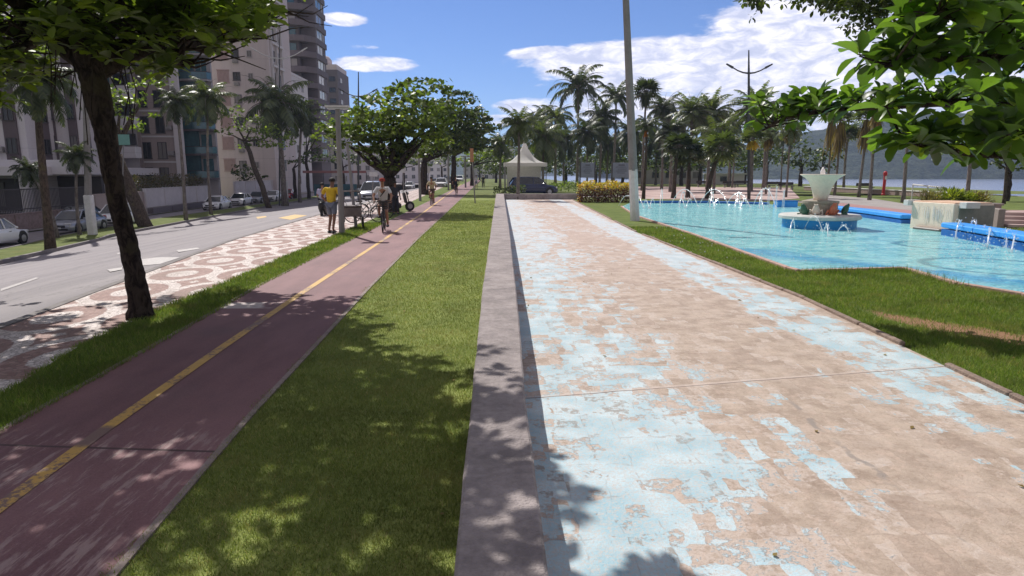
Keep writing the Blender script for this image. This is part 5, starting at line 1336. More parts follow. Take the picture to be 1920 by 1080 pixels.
P_white = mat('white car paint', (0.86, 0.86, 0.87), 0.25, 0.03, 2, spec=0.6); P_silver = mat('silver car paint', (0.36, 0.38, 0.43), 0.25, 0.05, 2, metal=0.4)
P_red = mat('red car paint', (0.42, 0.02, 0.025), 0.25, 0.05, 2, spec=0.6); P_blue = mat('dark blue car paint', (0.02, 0.03, 0.085), 0.22, 0.05, 2, spec=0.7); P_dark = mat('dark grey car paint', (0.05, 0.05, 0.055), 0.25, 0.05, 2, spec=0.6)
def carpx(label, bx, by, m, kind, rz=0.06, **k): p = atg(bx, by); p.z -= .10; return car(label, p, rz, m, kind, **k)
carpx('white hatchback cut by the left edge of the picture', -14, 458, P_white, 'hatch', PI+.06)
carpx('silver sedan parked before the stone wall, left of the white pole base', 147, 432, P_silver, 'sedan')
carpx('dark car parked behind the silver sedan', 152, 420, P_dark, 'sedan')
carpx('white tall hatchback half hidden by the big tree trunk', 226, 420, P_white, 'suv')
carpx('white sedan first in the row before the long white wall', 408, 391, P_white, 'sedan')
carpx('white car second in the row before the long white wall', 452, 383, P_white, 'sedan')
carpx('silver car third in the row, partly behind the crooked tree', 484, 379, P_silver, 'hatch')
carpx('white car just left of the red car', 512, 376, P_white, 'hatch')
carpx('bright red car parked beside the tall palm trunk', 540, 372, P_red, 'hatch')
for lb, bx, by, m, kd in [('white car driving on the avenue, nearest under the almond trees', 828, 352, P_white, 'sedan'), ('silver car driving behind the leading white one', 815, 347, P_silver, 'hatch'),
                          ('distant white car left of the sign pole', 768, 346, P_white, 'sedan'), ('distant dark car beyond the almond trunks', 842, 344, P_dark, 'suv'), ('farthest white car under the tree tunnel', 862, 341, P_white, 'suv')]:
    p = at(bx, by, -.12); p.z = gz(p.x)-.12; car(lb, p, .02, m, kd, group='cars driving on the avenue', name='moving_car')
p = at(700, 375, -.12); p.z = gz(p.x)-.12; car('pale silver car on the avenue behind the parked bicycles', p, .02, P_silver, 'suv', group='cars driving on the avenue', name='moving_car')
car('dark blue car standing in front of the white tent', (3.55, 58.2, 0.08), PI/2+.1, P_blue, 'suv', group='cars standing in the park', name='parked_car')

# ================================================================== PEOPLE AND BIKES
M_skin = mat('skin', (0.36, 0.19, 0.125), 0.6, 0.08, 6); M_skin2 = mat('tanned skin', (0.22, 0.11, 0.07), 0.6, 0.08, 6)
M_hair = mat('dark hair', (0.02, 0.015, 0.012), 0.7, 0.2, 30); M_shoe = mat('shoe', (0.05, 0.05, 0.055), 0.7, 0.2)
def cloth(n, c): return mat(n, c, 0.9, 0.15, 8)
def skin(name, verts, edges, radii, m, parent, lv=2, root=0):
    me = bpy.data.meshes.new(name); me.from_pydata(verts, edges, []); me.update(); me.materials.append(m)
    o = bpy.data.objects.new(name, me); COL.objects.link(o); o.parent = parent
    sk = o.modifiers.new('Skin', 'SKIN'); sk.use_smooth_shade = True
    if not me.skin_vertices: bpy.context.view_layer.update()
    sv = me.skin_vertices[0].data
    for i, r_ in enumerate(radii): sv[i].radius = (r_, r_) if not isinstance(r_, tuple) else r_; sv[i].use_root = (i == root)
    if lv: sb = o.modifiers.new('Sub', 'SUBSURF'); sb.levels = 1; sb.render_levels = lv
    return o
STAND = dict(pel=(0, 0, .93), che=(0, 0, 1.30), neck=(0, .0, 1.47), head=(0, -.02, 1.62), sh=(.18, 0, 1.41), el=(.25, .02, 1.13), wr=(.26, -.06, .88), hip=(.09, 0, .90), kn=(.11, -.03, .50), an=(.11, .02, .09), toe=(.12, -.16, .04))
def person(label, pos, rz, pose=None, shirt=None, shorts=None, skinm=M_skin, hat=None, longp=False, scale=1.0, L=None, Rr=None, name='person', lead=0.18, strap=None):
    J = dict(STAND); J.update(pose or {})
    A = dict(J); B = {k: (-v[0], v[1], v[2]) for k, v in J.items()}
    if L: A.update(L)
    if Rr: B.update(Rr)
    r = empty(name, pos, rz, label, 'person'); r.scale = (scale,)*3
    V = []; E_ = []; Rd = []
    def v(p, r_, link=None):
        V.append(tuple(p)); Rd.append(r_); i = len(V)-1
        if link is not None: E_.append((link, i))
        return i
    pel = v(J['pel'], (.135, .105)); wa = v(Vector(J['pel']).lerp(Vector(J['che']), .5), (.12, .095), pel); che = v(J['che'], (.145, .11), wa); nk = v(J['neck'], .055, che)
    hd = Vector(J['head']); up = (hd-Vector(J['neck'])).normalized()
    ch = v(hd-up*.055+Vector((0, -.03, 0)), (.058, .066), nk); h1 = v(hd+up*.02, (.078, .092), ch); h2 = v(hd+up*.10, (.062, .072), h1)
    nose = v(hd+Vector((0, -.105, -.01)), .013, h1)
    for D, s in ((A, 1), (B, -1)):
        sh = v(D['sh'], .058, che); el = v(D['el'], .043, sh); wr = v(D['wr'], .028, el)
        dv = (Vector(D['wr'])-Vector(D['el'])).normalized(); pm = v(Vector(D['wr'])+dv*.06, (.038, .02), wr); side = dv.cross(Vector((0, 1, .2))).normalized()
        for k in range(4):
            b0 = Vector(D['wr'])+dv*.10+side*(k-1.5)*.021; fl = (.034, .042, .038, .028)[k]; f1 = v(b0, .010, pm); v(b0+dv*fl+Vector((0, -.012, 0)), .008, f1)
        t0 = Vector(D['wr'])+dv*.045+side*.045; tt = v(t0, .011, pm); v(t0+dv*.035+side*.008, .009, tt)
        hp = v(D['hip'], (.085, .085), pel); kn = v(D['kn'], .056, hp); an = v(D['an'], .036, kn); v(D['toe'], (.038, .028), an)
    skin('body', V, E_, Rd, skinm, r)
    # shirt
    if shirt:
        V2 = []; E2 = []; R2 = []
        def u(p, r_, link=None):
            V2.append(tuple(p)); R2.append(r_); i = len(V2)-1
            if link is not None: E2.append((link, i))
            return i
        a = u(Vector(J['pel'])+Vector((0, 0, -.04)), (.155, .125)); bq = u(Vector(J['pel']).lerp(Vector(J['che']), .5), (.155, .125), a); c_ = u(J['che'], (.165, .13), bq); u(Vector(J['neck'])-Vector((0, 0, .04)), (.075, .07), c_)
        for D in (A, B):
            s_ = u(D['sh'], .078, c_); u(Vector(D['sh']).lerp(Vector(D['el']), .8), .064, s_)
        skin('shirt', V2, E2, R2, shirt, r)
    if shorts:
        V3 = [tuple(Vector(J['pel'])+Vector((0, 0, .03)))]; R3 = [(.15, .12)]; E3 = []
        for D in (A, B):
            V3.append(tuple(D['hip'])); R3.append(.104); i = len(V3)-1; E3.append((0, i))
            f = 1.0 if longp else .85
            V3.append(tuple(Vector(D['hip']).lerp(Vector(D['kn']), f))); R3.append(.085); E3.append((i, i+1))
            if longp: V3.append(tuple(Vector(D['kn']).lerp(Vector(D['an']), .9))); R3.append(.06); E3.append((i+1, i+2))
        skin('trousers' if longp else 'shorts', V3, E3, R3, shorts, r)
    hb = MB(); hc = hd+up*.055+Vector((0, .015, 0)); hb.lathe([(.098, -.03), (.102, .02), (.085, .065), (.045, .09), (.005, .098)], c=hc, n=16); hb.build('hair' if not hat else 'cap', hat or M_hair, r, smooth=True)
    if hat: MB().box(hc+Vector((0, -.13, -.005)), (.13, .10, .015), bev=.004).build('cap_peak', hat, r)
    eb = MB()
    for s in (-1, 1): eb.lathe([(.001, -.006), (.009, -.003), (.009, .003), (.001, .006)], c=hd+Vector((s*.032, -.088, .02)), n=8)
    eb.box(hd+Vector((0, -.086, -.055)), (.045, .012, .008)); eb.build('eyes_and_mouth', M_hair, r)
    for D in (A, B):
        q = Vector(D['toe']); a_ = Vector(D['an']); MB().box(((q.x+a_.x)/2, (q.y+a_.y)/2, min(q.z, a_.z-.02)), (.095, .27, .075), bev=.025).build('shoe', M_shoe, r)
    if strap: MB().tube([Vector(J['che'])+Vector((.13, -.02, .12)), Vector(J['che'])+Vector((.02, -.15, -.05)), Vector(J['pel'])+Vector((-.14, -.12, .12))], .018, 5).build('bag_strap', strap, r)
    return r
def bicycle(label, pos, rz, m, basket=False, box=False):
    r = empty('bicycle', pos, rz, label, 'bicycle', 'bicycles')
    for y in (-.54, .50):
        w_ = MB(); n = 28
        w_.tube([(0, y+.325*math.cos(2*PI*k/n), .345+.325*math.sin(2*PI*k/n)) for k in range(n+1)], .02, 6, cap=False); wo_ = w_.build('wheel', M_tyre, r)
        s_ = MB()
        for k in range(12): a = 2*PI*k/12; s_.tube([(0.02*(-1)**k, y, .345), (0, y+.31*math.cos(a), .345+.31*math.sin(a))], .003, 3)
        s_.lathe([(.03, -.04), (.03, .04)], c=(0, y, .345), M=Matrix.Rotation(PI/2, 4, 'Y'), n=8); s_.build('spokes', M_rim, wo_)
    f = MB(); hd = (0, -.40, .82); bb_ = (0, .02, .32); st = (0, .17, .82)
    for a, b_ in ((hd, bb_), (bb_, st), (hd, (0, .15, .74)), (bb_, (0, .50, .345)), ((0, .15, .72), (0, .50, .345)), (hd, (0, -.38, .92))): f.tube([a, b_], .018, 6)
    f.tube([hd, (0, -.44, .70), (.05, -.47, .62), (.05, -.54, .345)], .012, 5); f.tube([(0, -.44, .70), (-.05, -.47, .62), (-.05, -.54, .345)], .012, 5); f.build('frame', m, r)
    MB().tube([(-.29, -.33, 1.02), (-.2, -.40, 1.0), (0, -.38, .98), (.2, -.40, 1.0), (.29, -.33, 1.02)], .014, 6).tube([(0, -.38, .92), (0, -.38, .98)], .015, 6).build('handlebar', M_blk, r)
    MB().box((0, .22, .87), (.16, .26, .06), bev=.025).tube([(0, .17, .80), (0, .2, .86)], .014, 5).build('saddle', M_blk, r)
    for s, (dy, dz) in ((1, (.05, -.16)), (-1, (-.05, .16))):
        q = MB().tube([(s*.05, .02, .32), (s*.08, .02+dy, .32+dz)], .01, 5).box((s*.13, .02+dy, .32+dz), (.09, .09, .025), bev=.006); q.build('pedal', M_blk, r)
    for y in (-.54, .50):
        g = MB(); g.tube([(0, y+.365*math.cos(a), .345+.365*math.sin(a)) for a in [PI*k/8 for k in range(1, 8)]], .02, 5); g.build('mudguard', m, r)
    if basket:
        k_ = MB()
        for z in (.78, .86, .94, 1.02): k_.tube([(-.17, -.46, z), (.17, -.46, z), (.17, -.74, z), (-.17, -.74, z), (-.17, -.46, z)], .007, 4)
        for x in (-.17, -.06, .06, .17): k_.tube([(x, -.46, .78), (x, -.74, .78)], .006, 4).tube([(x, -.74, .78), (x, -.74, 1.02)], .006, 4).tube([(x, -.46, .78), (x, -.46, 1.02)], .006, 4)
        k_.build('basket', M_blk, r)
    return r
RIDE = dict(pel=(0, .20, .98), che=(0, .03, 1.33), neck=(0, -.02, 1.49), head=(0, -.06, 1.64), sh=(.18, .0, 1.43), el=(.30, -.10, 1.20), wr=(.27, -.27, 1.05), hip=(.09, .17, .95))
RA = dict(kn=(.12, -.16, .66), an=(.13, .08, .22), toe=(.13, -.09, .18)); RB = dict(kn=(-.12, -.24, .86), an=(-.13, -.02, .52), toe=(-.13, -.18, .49))
C_wh = cloth('white cotton', (0.62, 0.61, 0.62)); C_ye = cloth('yellow jersey', (0.62, 0.42, 0.03)); C_dk = cloth('dark cloth', (0.04, 0.04, 0.05)); C_bl = cloth('grey blue cloth', (0.16, 0.18, 0.24)); C_rd = cloth('red cap', (0.30, 0.04, 0.03)); C_cr = cloth('cream top', (0.55, 0.47, 0.30)); C_br = cloth('brown shorts', (0.14, 0.09, 0.07)); C_lb = cloth('pale lilac shirt', (0.45, 0.42, 0.55))
M_bk1 = mat('dark bike frame', (0.03, 0.03, 0.035), 0.4); M_bk2 = mat('red bike frame', (0.25, 0.03, 0.03), 0.4); M_bk3 = mat('pale bike frame', (0.45, 0.45, 0.45), 0.4)
def rider(lab, lbike, bx, by, rz, shirt, shorts, m, sc=1.0, hat=None, strap=None, basket=False, swap=False, skinm=M_skin):
    p = at(bx, by); p.z = .012
    bk = bicycle(lbike, p, rz, m, basket); bk.scale = (sc,)*3
    return person(lab, p, rz, RIDE, shirt, shorts, skinm, hat, scale=sc, L=RA, Rr=RB, strap=strap)
rider('man in white T-shirt and red cap with a diagonal bag strap cycling nearest', 'dark bicycle ridden by the man in the white T-shirt, front wheel towards the camera', 720, 434, .10, C_wh, C_br, M_bk1, 1.03, C_rd, M_blk, True)
rider('cyclist in a cream top riding towards the camera further up the path', 'bicycle under the cyclist in the cream top', 810, 385, -.02, C_cr, C_br, M_bk2, 1.0)
rider('dark-clothed cyclist behind the cream-topped one', 'bicycle under the dark-clothed far cyclist', 855, 366, .03, C_dk, C_dk, M_bk1, 1.0)
p = at(906, 352); person('far pedestrian in dark clothes walking where the bike path ends', (p.x, p.y, 0), .2, None, C_dk, C_dk, longp=True, L=dict(kn=(.1, -.12, .5), an=(.1, -.1, .1), toe=(.1, -.28, .06)))
p = at(893, 354); person('far pedestrian in a pale shirt beside the dark-clothed one', (p.x, p.y, 0), .1, None, C_wh, C_bl)
# yellow-shirted man seen from behind, striding
p = at(624, 437); p.z = 0.0
person('man in a bright yellow shirt seen from behind by the grey lamp pole', p, PI-.15, dict(che=(0, -.05, 1.29), neck=(0, -.09, 1.45), head=(0, -.14, 1.59), sh=(.2, -.05, 1.40)), C_ye, C_bl, M_skin2,
       L=dict(kn=(.1, -.14, .50), an=(.11, .02, .10), toe=(.12, -.16, .04), el=(.30, .0, 1.15), wr=(.26, -.2, 1.0)), Rr=dict(kn=(-.1, .05, .50), an=(-.1, .20, .14), toe=(-.1, .06, .05), el=(-.30, .02, 1.14), wr=(-.27, -.16, .98)), scale=1.07)
# scooter and its rider beyond
def scooter(label, pos, rz, m, cat='motor scooter', name='motor_scooter'):
    r = empty(name, pos, rz, label, cat, 'motorbikes')
    for y in (-.62, .58):
        wo_ = MB().lathe([(.15, -.06), (.24, -.055), (.27, 0), (.24, .055), (.15, .06)], c=(0, y, .27), M=Matrix.Rotation(PI/2, 4, 'Y'), n=18).build('wheel', M_tyre, r); MB().lathe([(.14, -.065), (.14, .065)], c=(0, y, .27), M=Matrix.Rotation(PI/2, 4, 'Y'), n=10).build('rim', M_rim, wo_)
    b = MB(); sec = [(-.12, .30, .10, .12), (.1, .34, .16, .20), (.4, .46, .20, .26), (.75, .60, .15, .20), (.92, .68, .06, .08)]
    for y, z, ww, hh in sec:
        for k in range(8): a = 2*PI*k/8; b.v.append((ww*math.cos(a), y, z+hh*math.sin(a)))
    for i in range(4):
        for k in range(8): a = i*8+k; c_ = i*8+(k+1) % 8; b.f.append((a, c_, c_+8, a+8))
    b.f.append(tuple(range(8))[::-1]); b.f.append(tuple(32+k for k in range(8))); b.build('body', m, r, smooth=True)
    MB().box((0, .42, .80), (.26, .62, .10), bev=.04).build('seat', M_blk, r)
    MB().box((0, -.50, .62), (.34, .10, .56), M=Matrix.Rotation(-.22, 4, 'X'), bev=.04).build('front_shield', m, r)
    MB().tube([(0, -.62, .27), (0, -.52, .70), (0, -.44, 1.0)], .03, 7).tube([(-.34, -.30, 1.04), (-.12, -.44, 1.02), (.12, -.44, 1.02), (.34, -.30, 1.04)], .016, 6).build('handlebar', M_blk, r)
    MB().lathe([(.075, -.03), (.08, .02), (.05, .05)], c=(0, -.52, .94), M=Matrix.Rotation(PI/2, 4, 'X'), n=12).build('headlight', M_light, r)
    for s in (-1, 1): MB().tube([(s*.25, -.34, 1.03), (s*.30, -.36, 1.20)], .007, 4).lathe([(.05, -.01), (.05, .01)], c=(s*.30, -.36, 1.24), M=Matrix.Rotation(PI/2, 4, 'X'), n=10).build('mirror', M_blk, r)
    return r
p = at(608, 407, -.1); p.z = gz(p.x)-.12
scooter('black motor scooter with its rider seen from behind, left of the yellow shirt', p, PI+.1, M_blk)
person('rider in a lilac shirt on the black scooter, back turned', p+Vector((0, 0, -.08)), PI+.1, dict(pel=(0, .30, .94), che=(0, .24, 1.30), neck=(0, .20, 1.46), head=(0, .18, 1.61), sh=(.18, .22, 1.41), el=(.27, .02, 1.17), wr=(.30, -.20, 1.1), hip=(.1, .26, .92), kn=(.17, -.12, .78), an=(.16, -.10, .40), toe=(.16, -.28, .38)), C_lb, C_dk)
p = at(748, 397); p.z = 0.01
scooter('dark motorcycle parked on the verge under the nearest almond tree, mirrors raised', p, PI/2+.5, M_dframe)
p2 = at(742, 402); p2.z = 0.01
person('dark-dressed person standing behind the white-shirted cyclist beside the motorcycle', p2, .5, None, C_dk, C_dk, M_skin2, longp=True, scale=.92)
p = at(685, 418); bicycle('pale bicycle parked on the mosaic, right of the cargo cart', (p.x, p.y, 0.01), PI/2+.3, M_bk3)
p = at(700, 412); bicycle('dark bicycle parked beside the pale one, nearer the cyclist', (p.x, p.y, 0.01), PI/2+.1, M_bk1)
# cargo tricycle cart
p = at(662, 428)
r = empty('cargo_cart', (p.x, p.y, 0.01), .25, 'grey cargo cart with a flat box and small wheels beside the thin leaning pole', 'cart')
M_cart = mat('grey cart panel', (0.16, 0.14, 0.14), 0.7, 0.3, 4)
MB().box((0, 0, .62), (.62, .95, .34), bev=.02).build('box', M_cart, r); MB().box((0, 0, .82), (.66, 1.0, .04), bev=.01).build('lid', M_cart, r)
f = MB()
for x in (-.3, .3):
    for y in (-.42, .42): f.tube([(x, y, .25), (x, y, 1.35)], .018, 6)
f.tube([(-.3, -.42, 1.35), (.3, -.42, 1.35), (.3, .42, 1.35), (-.3, .42, 1.35), (-.3, -.42, 1.35)], .018, 6); f.build('rack', M_cart, r)
for x in (-.36, .36):
    for y in (-.3, .35): MB().lathe([(.12, -.02), (.21, -.02), (.21, .02), (.12, .02)], c=(x, y, .215), M=Matrix.Rotation(PI/2, 4, 'Y'), n=18).build('wheel', M_tyre, r)
MB().tube([(0, .5, .5), (0, .85, .6), (-.25, .95, .95), (.25, .95, .95)], .016, 6).build('handle', M_cart, r)

# ================================================================== POLES, SIGNS, LAMPS
M_pole = mat('galvanised pole', (0.23, 0.22, 0.22), 0.6, 0.15, 2); M_cpole = mat('concrete pole', (0.25, 0.235, 0.225), 0.85, 0.2, 2, 0.3); M_wpaint = mat('whitewash', (0.66, 0.65, 0.64), 0.8, 0.15, 4, 0.3)
M_dpole = mat('dark grey pole', (0.075, 0.075, 0.08), 0.6, 0.15, 3)
def poleempty(name, bx, by, label, cat, Yd=None, group=None):
    p = atg(bx, by) if Yd is None else Vector(((bx-VX)/F*Yd, Yd, gz((bx-VX)/F*Yd)))
    return empty(name, p, 0, label, cat, group), p
def loc(r, p): return Vector(p)-Vector(r.location)
# big concrete lamp post right of centre
r, p = poleempty('lamp_post', 1191, 414, 'tall concrete lamp post with a whitewashed foot standing on the grass by the pool', 'lamp post')
m_ = loc(r, W(1187, 318, p.y)); tp = loc(r, W(1171, -60, p.y-.0))
b = MB(); b.tube([(0, 0, -.1), m_], [.205, .185], 8); b.build('painted_base', M_wpaint, r)
b = MB(); b.tube([m_, tp], [.186, .125], 8); b.build('pole', M_cpole, r)
MB().box(m_+Vector((-.02, -.19, .1)), (.12, .05, .3), bev=.01).build('junction_box', M_pole, r)
MB().tube([tp, tp+Vector((0, 0, .3)), tp+Vector((-1.6, .4, .8))], [.07, .06, .04], 7).build('arm', M_pole, r); MB().box(tp+Vector((-1.9, .45, .84)), (.7, .28, .14), bev=.05).build('lamp_head', M_pole, r)
# concrete pole with white base in the median
r, p = poleempty('lamp_post', 174, 440, 'concrete lamp post with a white square base in the median left of the big trunk', 'lamp post')
MB().box((0, 0, 1.15), (.42, .42, 2.5), bev=.04).build('painted_base', M_wpaint, r); MB().tube([(0, 0, 2.4), loc(r, W(160, 150, p.y)), loc(r, W(150, -40, p.y))], [.2, .16, .13], 8).build('pole', M_cpole, r)
MB().tube([loc(r, W(150, -40, p.y)), loc(r, W(152, -50, p.y))+Vector((2.5, 0, .6))], [.08, .05], 6).build('arm', M_pole, r)
# bird-wing double lamps
def winglamp(label, bx, by, ty, ay, span, Yd=None, m=M_dpole, rad=.09, px_top=None, lamp=M_dpole):
    r, p = poleempty('double_arm_lamp', bx, by, label, 'street lamp', Yd, 'double-armed street lamps'); Y_ = p.y
    top = loc(r, W(px_top or bx, ty, Y_)); a = loc(r, W(px_top or bx, ay, Y_)); MB().tube([(0, 0, -.1), a, top], [rad*1.4, rad, rad*.55], 8).build('mast', m, r)
    for s in (-1, 1):
        w_ = span/F*Y_; pts = [a+Vector((s*w_*f, 0, w_*(.04+.55*f*f*.7))) for f in (0, .3, .6, .85, 1.0)]; arm = MB().tube(pts, [.07, .06, .05, .05, .04], 6).build('arm', lamp, r)
        h_ = MB(); q = pts[3].lerp(pts[4], .8); h_.tube([pts[3], q+Vector((s*.35, 0, .15))], [.10, .06], 6); h_.build('lamp_head', lamp, arm)
winglamp('double-armed lamp mast rising from the plaza behind the pool, right of the date palms', 1404, 373, 94, 139, 35)
winglamp('double-armed lamp mast standing out against the sky left of the almond trees', 672, 372, 135, 182, 30)
winglamp('white-armed double lamp mast in front of the pink tower', 524, 384, 56, 112, 46, lamp=M_wpaint, rad=.07)
# T lamps
def tlamp(label, bx, by, tx, ty, w_px, rad=.055, head=M_pole, arm=True, Yd=None, th=.09):
    r, p = poleempty('path_lamp', bx, by, label, 'lamp post', Yd, 'T-shaped lamp poles'); Y_ = p.y; tp = loc(r, W(tx, ty, Y_)); MB().tube([(0, 0, -.1), tp], [rad*1.25, rad], 8).build('pole', M_pole, r)
    if arm:
        w_ = w_px/F*Y_; MB().box(tp+Vector((0, 0, .05)), (w_*2, .35, th), bev=.03).build('lamp_head', head, r); MB().box(tp+Vector((0, 0, -.01)), (w_*1.7, .28, .05)).build('lens', M_light, r)
    return r
tlamp('grey T-shaped lamp pole directly beside the man in the yellow shirt', 641, 438, 633, 203, 21, .08, M_wpaint, th=.05)
tlamp('thin leaning grey pole behind the cargo cart', 668, 427, 651, 268, 5, .05, arm=False)
tlamp('T-shaped lamp pole left of the second cyclist', 788, 377, 785, 288, 10, .08, arm=False)
tlamp('T-shaped lamp between the far almond trunks', 841, 357, 840, 282, 9, .09)
tlamp('T-shaped lamp just left of the orange banner pole', 873, 352, 872, 294, 8, .10)
# signs
M_sgn = mat('sign face', (0.55, 0.54, 0.55), 0.5, 0.1, 3); M_org = mat('orange banner', (0.42, 0.20, 0.11), 0.7, 0.15, 3); M_grn = mat('green sign', (0.16, 0.34, 0.30), 0.5, 0.1, 3)
def sign(label, bx, by, x0, x1, y0, y1, m, Yd=None, rad=.035, dark=False):
    r, p = poleempty('road_sign', bx, by, label, 'sign', Yd); Y_ = p.y; a = loc(r, W(x0, y0, Y_)); b_ = loc(r, W(x1, y1, Y_)); cx = (a.x+b_.x)/2
    MB().tube([(0, .05, -.1), (cx, .05, max(a.z, b_.z)-.05)], rad, 6).build('post', M_pole, r); MB().box((cx, 0, (a.z+b_.z)/2), (abs(b_.x-a.x), .04, abs(a.z-b_.z)), bev=.015).build('board', m, r); return r
sign('white square road sign on a post right of the nearest almond trunk', 757, 368, 750, 761, 309, 324, M_sgn)
sign('second pale sign right of the T pole, behind the cream-topped cyclist', 803, 362, 800, 807, 312, 324, M_sgn)
sign('tall narrow orange-brown banner on a pole at the edge of the lawn strip', 891, 381, 881, 888, 278, 304, M_org, rad=.05)
sign('small pale green street sign hanging behind the big trunk', 226, 428, 221, 244, 252, 272, M_grn)
sign('small white plaque on a short post below the red parked car', 540, 384, 536, 541, 340, 372, M_sgn)
# info boards
def board(label, x0, x1, y0, y1, by, Yd):
    x = (x0+x1)/2; r = empty('info_board', ((x-VX)/F*Yd, Yd, 0), 0, label, 'notice board'); a = loc(r, W(x0, y0, Yd)); b_ = loc(r, W(x1, y1, Yd)); hw = (b_.x-a.x)/2
    MB().box((0, 0, (a.z+b_.z)/2), (hw*2, .08, a.z-b_.z), bev=.02).build('panel', mat('notice panel', (0.22, 0.25, 0.31), 0.45, 0.2, 1.2), r)
    pr = MB()
    for k, (dx, w_) in enumerate([(0, .5), (-.1, .8), (.05, .7), (0, .85), (-.05, .6)]): pr.box((dx*hw, -.045, a.z-.22-k*.18), (hw*2*w_*.7, .006, .06 if k else .12))
    pr.build('printed_lines', mat('print grey', (0.10, 0.11, 0.14), 0.6), r)
    f = MB()
    for s in (-1, 1): f.box((s*(hw+.06), 0, (a.z+.1)/2-.05), (.12, .14, a.z+.2), bev=.01)
    f.build('post', M_dpole, r); return r
board('left one of the two grey-blue notice boards behind the croton hedge', 1087, 1112, 305, 333, 350, 60)
board('right one of the two grey-blue notice boards, beside the lamp post', 1146, 1179, 305, 333, 350, 60)
# tent
def tent():
    Yd = 66; r = empty('canopy_tent', ((983-VX)/F*Yd, Yd, 0), 0, 'white peaked canopy tent behind the blue car', 'tent'); zc = W(983, 258, Yd).z; ze = W(983, 306, Yd).z; hw = 38/F*Yd
    b = MB(); n = 10; N = 24
    for i in range(n+1):
        f = i/n; rr = hw*(f**1.55*.9+.1*f+.02); z = zc-(zc-ze)*(1-(1-f)**1.7)
        for k in range(N):
            a = 2*PI*k/N; c_, s_ = math.cos(a), math.sin(a); q = (1/max(abs(c_), abs(s_)))*f+(1-f); b.v.append((rr*c_*q, rr*s_*q, z))
    for i in range(n):
        for k in range(N): a = i*N+k; c_ = i*N+(k+1) % N; b.f.append((a, c_, c_+N, a+N))
    M_tent, tt = newmat('tent fabric'); tt.b.inputs['Base Color'].default_value = (.86, .84, .83, 1); tt.b.inputs['Roughness'].default_value = .8
    tl = tt.new('ShaderNodeBsdfTranslucent'); tl.inputs[0].default_value = (.85, .82, .8, 1); tx = tt.new('ShaderNodeMixShader'); tx.inputs[0].default_value = .5
    tt.l.new(tt.b.outputs[0], tx.inputs[1]); tt.l.new(tl.outputs[0], tx.inputs[2]); tt.l.new(tx.outputs[0], tt.out.inputs[0])
    b.f.append(tuple(range(N))); b.build('roof', M_tent, r)
    v = MB()
    for s in (-1, 1): v.box((0, s*hw, ze-.16), (hw*2, .03, .36)).box((s*hw, 0, ze-.16), (.03, hw*2-.05, .36))
    v.build('valance', M_tent, r)
    for sx in (-1, 1):
        for sy in (-1, 1): MB().tube([(sx*(hw-.08), sy*(hw-.08), 0), (sx*(hw-.08), sy*(hw-.08), ze)], .05, 6).build('leg', M_pole, r)
    MB().box((0, hw-.4, (ze)/2), (hw*1.7, .05, ze-.3)).build('back_wall', cloth('tent wall', (0.50, 0.49, 0.48)), r)
tent()
# bus shelter
p0 = atg(572, 374); r = empty('bus_shelter', (p0.x, p0.y, p0.z), 0, 'long flat-roofed bus shelter with a reddish fascia in the median', 'bus shelter'); Y_ = p0.y
wS = (686-572)/F*Y_; zS = loc(r, W(572, 322, Y_)).z
M_fas = mat('reddish fascia', (0.33, 0.15, 0.14), 0.6, 0.15, 2)
MB().box((wS/2, 1.0, zS), (wS, 2.4, .16), bev=.02).build('roof', M_pole, r); MB().box((wS/2, -.24, zS-.02), (wS+.1, .06, .34), bev=.01).build('fascia', M_fas, r)
for k in range(5): MB().tube([(.3+(wS-.6)*k/4, 1.6, 0), (.3+(wS-.6)*k/4, 1.6, zS-.08)], .06, 6).build('post', M_dpole, r)
MB().box((wS*.45, 1.72, 1.3), (wS*.7, .04, 1.7)).build('back_panel', M_glassb, r); MB().box((wS*.4, 1.2, .45), (wS*.5, .4, .06), bev=.01).box((wS*.2, 1.2, .2), (.08, .3, .44)).box((wS*.6, 1.2, .2), (.08, .3, .44)).build('seat', M_cart, r)
for k, (dx, sh, lb) in enumerate([(.25, C_bl, 'person in grey-blue waiting at the left end of the bus shelter'), (.52, C_wh, 'person in white waiting in the middle of the bus shelter'), (.74, C_rd, 'person in dark red waiting at the right end of the bus shelter')]):
    person(lb, (p0.x+wS*dx, Y_-.1+.2*k, p0.z), .4*k, None, sh, C_dk, M_skin2, longp=True)
# kiosk / sign boards left of the almond tree
sign('stack of small white signs on a post behind the cyclist', 697, 378, 692, 708, 322, 331, M_sgn)
# benches and seafront furniture
M_bench = mat('dark bench wood', (0.06, 0.05, 0.05), 0.7, 0.2, 5)
def bench(label, px, by, w_=1.9, rz=0.0):
    p = at(px, by); r = empty('park_bench', (p.x, p.y, .02), rz, label, 'bench', 'benches along the seafront')
    MB().box((0, 0, .46), (w_, .42, .07), bev=.01).build('seat', M_bench, r); MB().box((0, .24, .74), (w_, .06, .34), bev=.01).build('backrest', M_bench, r)
    for s in (-1, 1): MB().box((s*w_*.38, 0, .21), (.10, .42, .42)).build('leg', M_cpole, r)
for lb, x, y in [('dark bench first from the left, behind the paired fan palms', 1318, 351), ('dark bench second from the left, by the leaning palm', 1368, 352), ('dark bench behind the double-armed lamp mast', 1392, 351), ('dark bench between the lamp mast and the bowl fountain', 1452, 354), ('dark bench left of the bowl fountain', 1474, 356), ('dark bench nearest the red post', 1622, 359)]: bench(lb, x, y)
p = at(1656, 366); r = empty('red_post', (p.x, p.y, 0), 0, 'slim bright red post with a rounded top on the seafront lawn', 'post')
zt = loc(r, W(1656, 322, p.y)).z; M_redp = mat('red enamel', (0.50, 0.02, 0.03), 0.4, 0.1, 3)
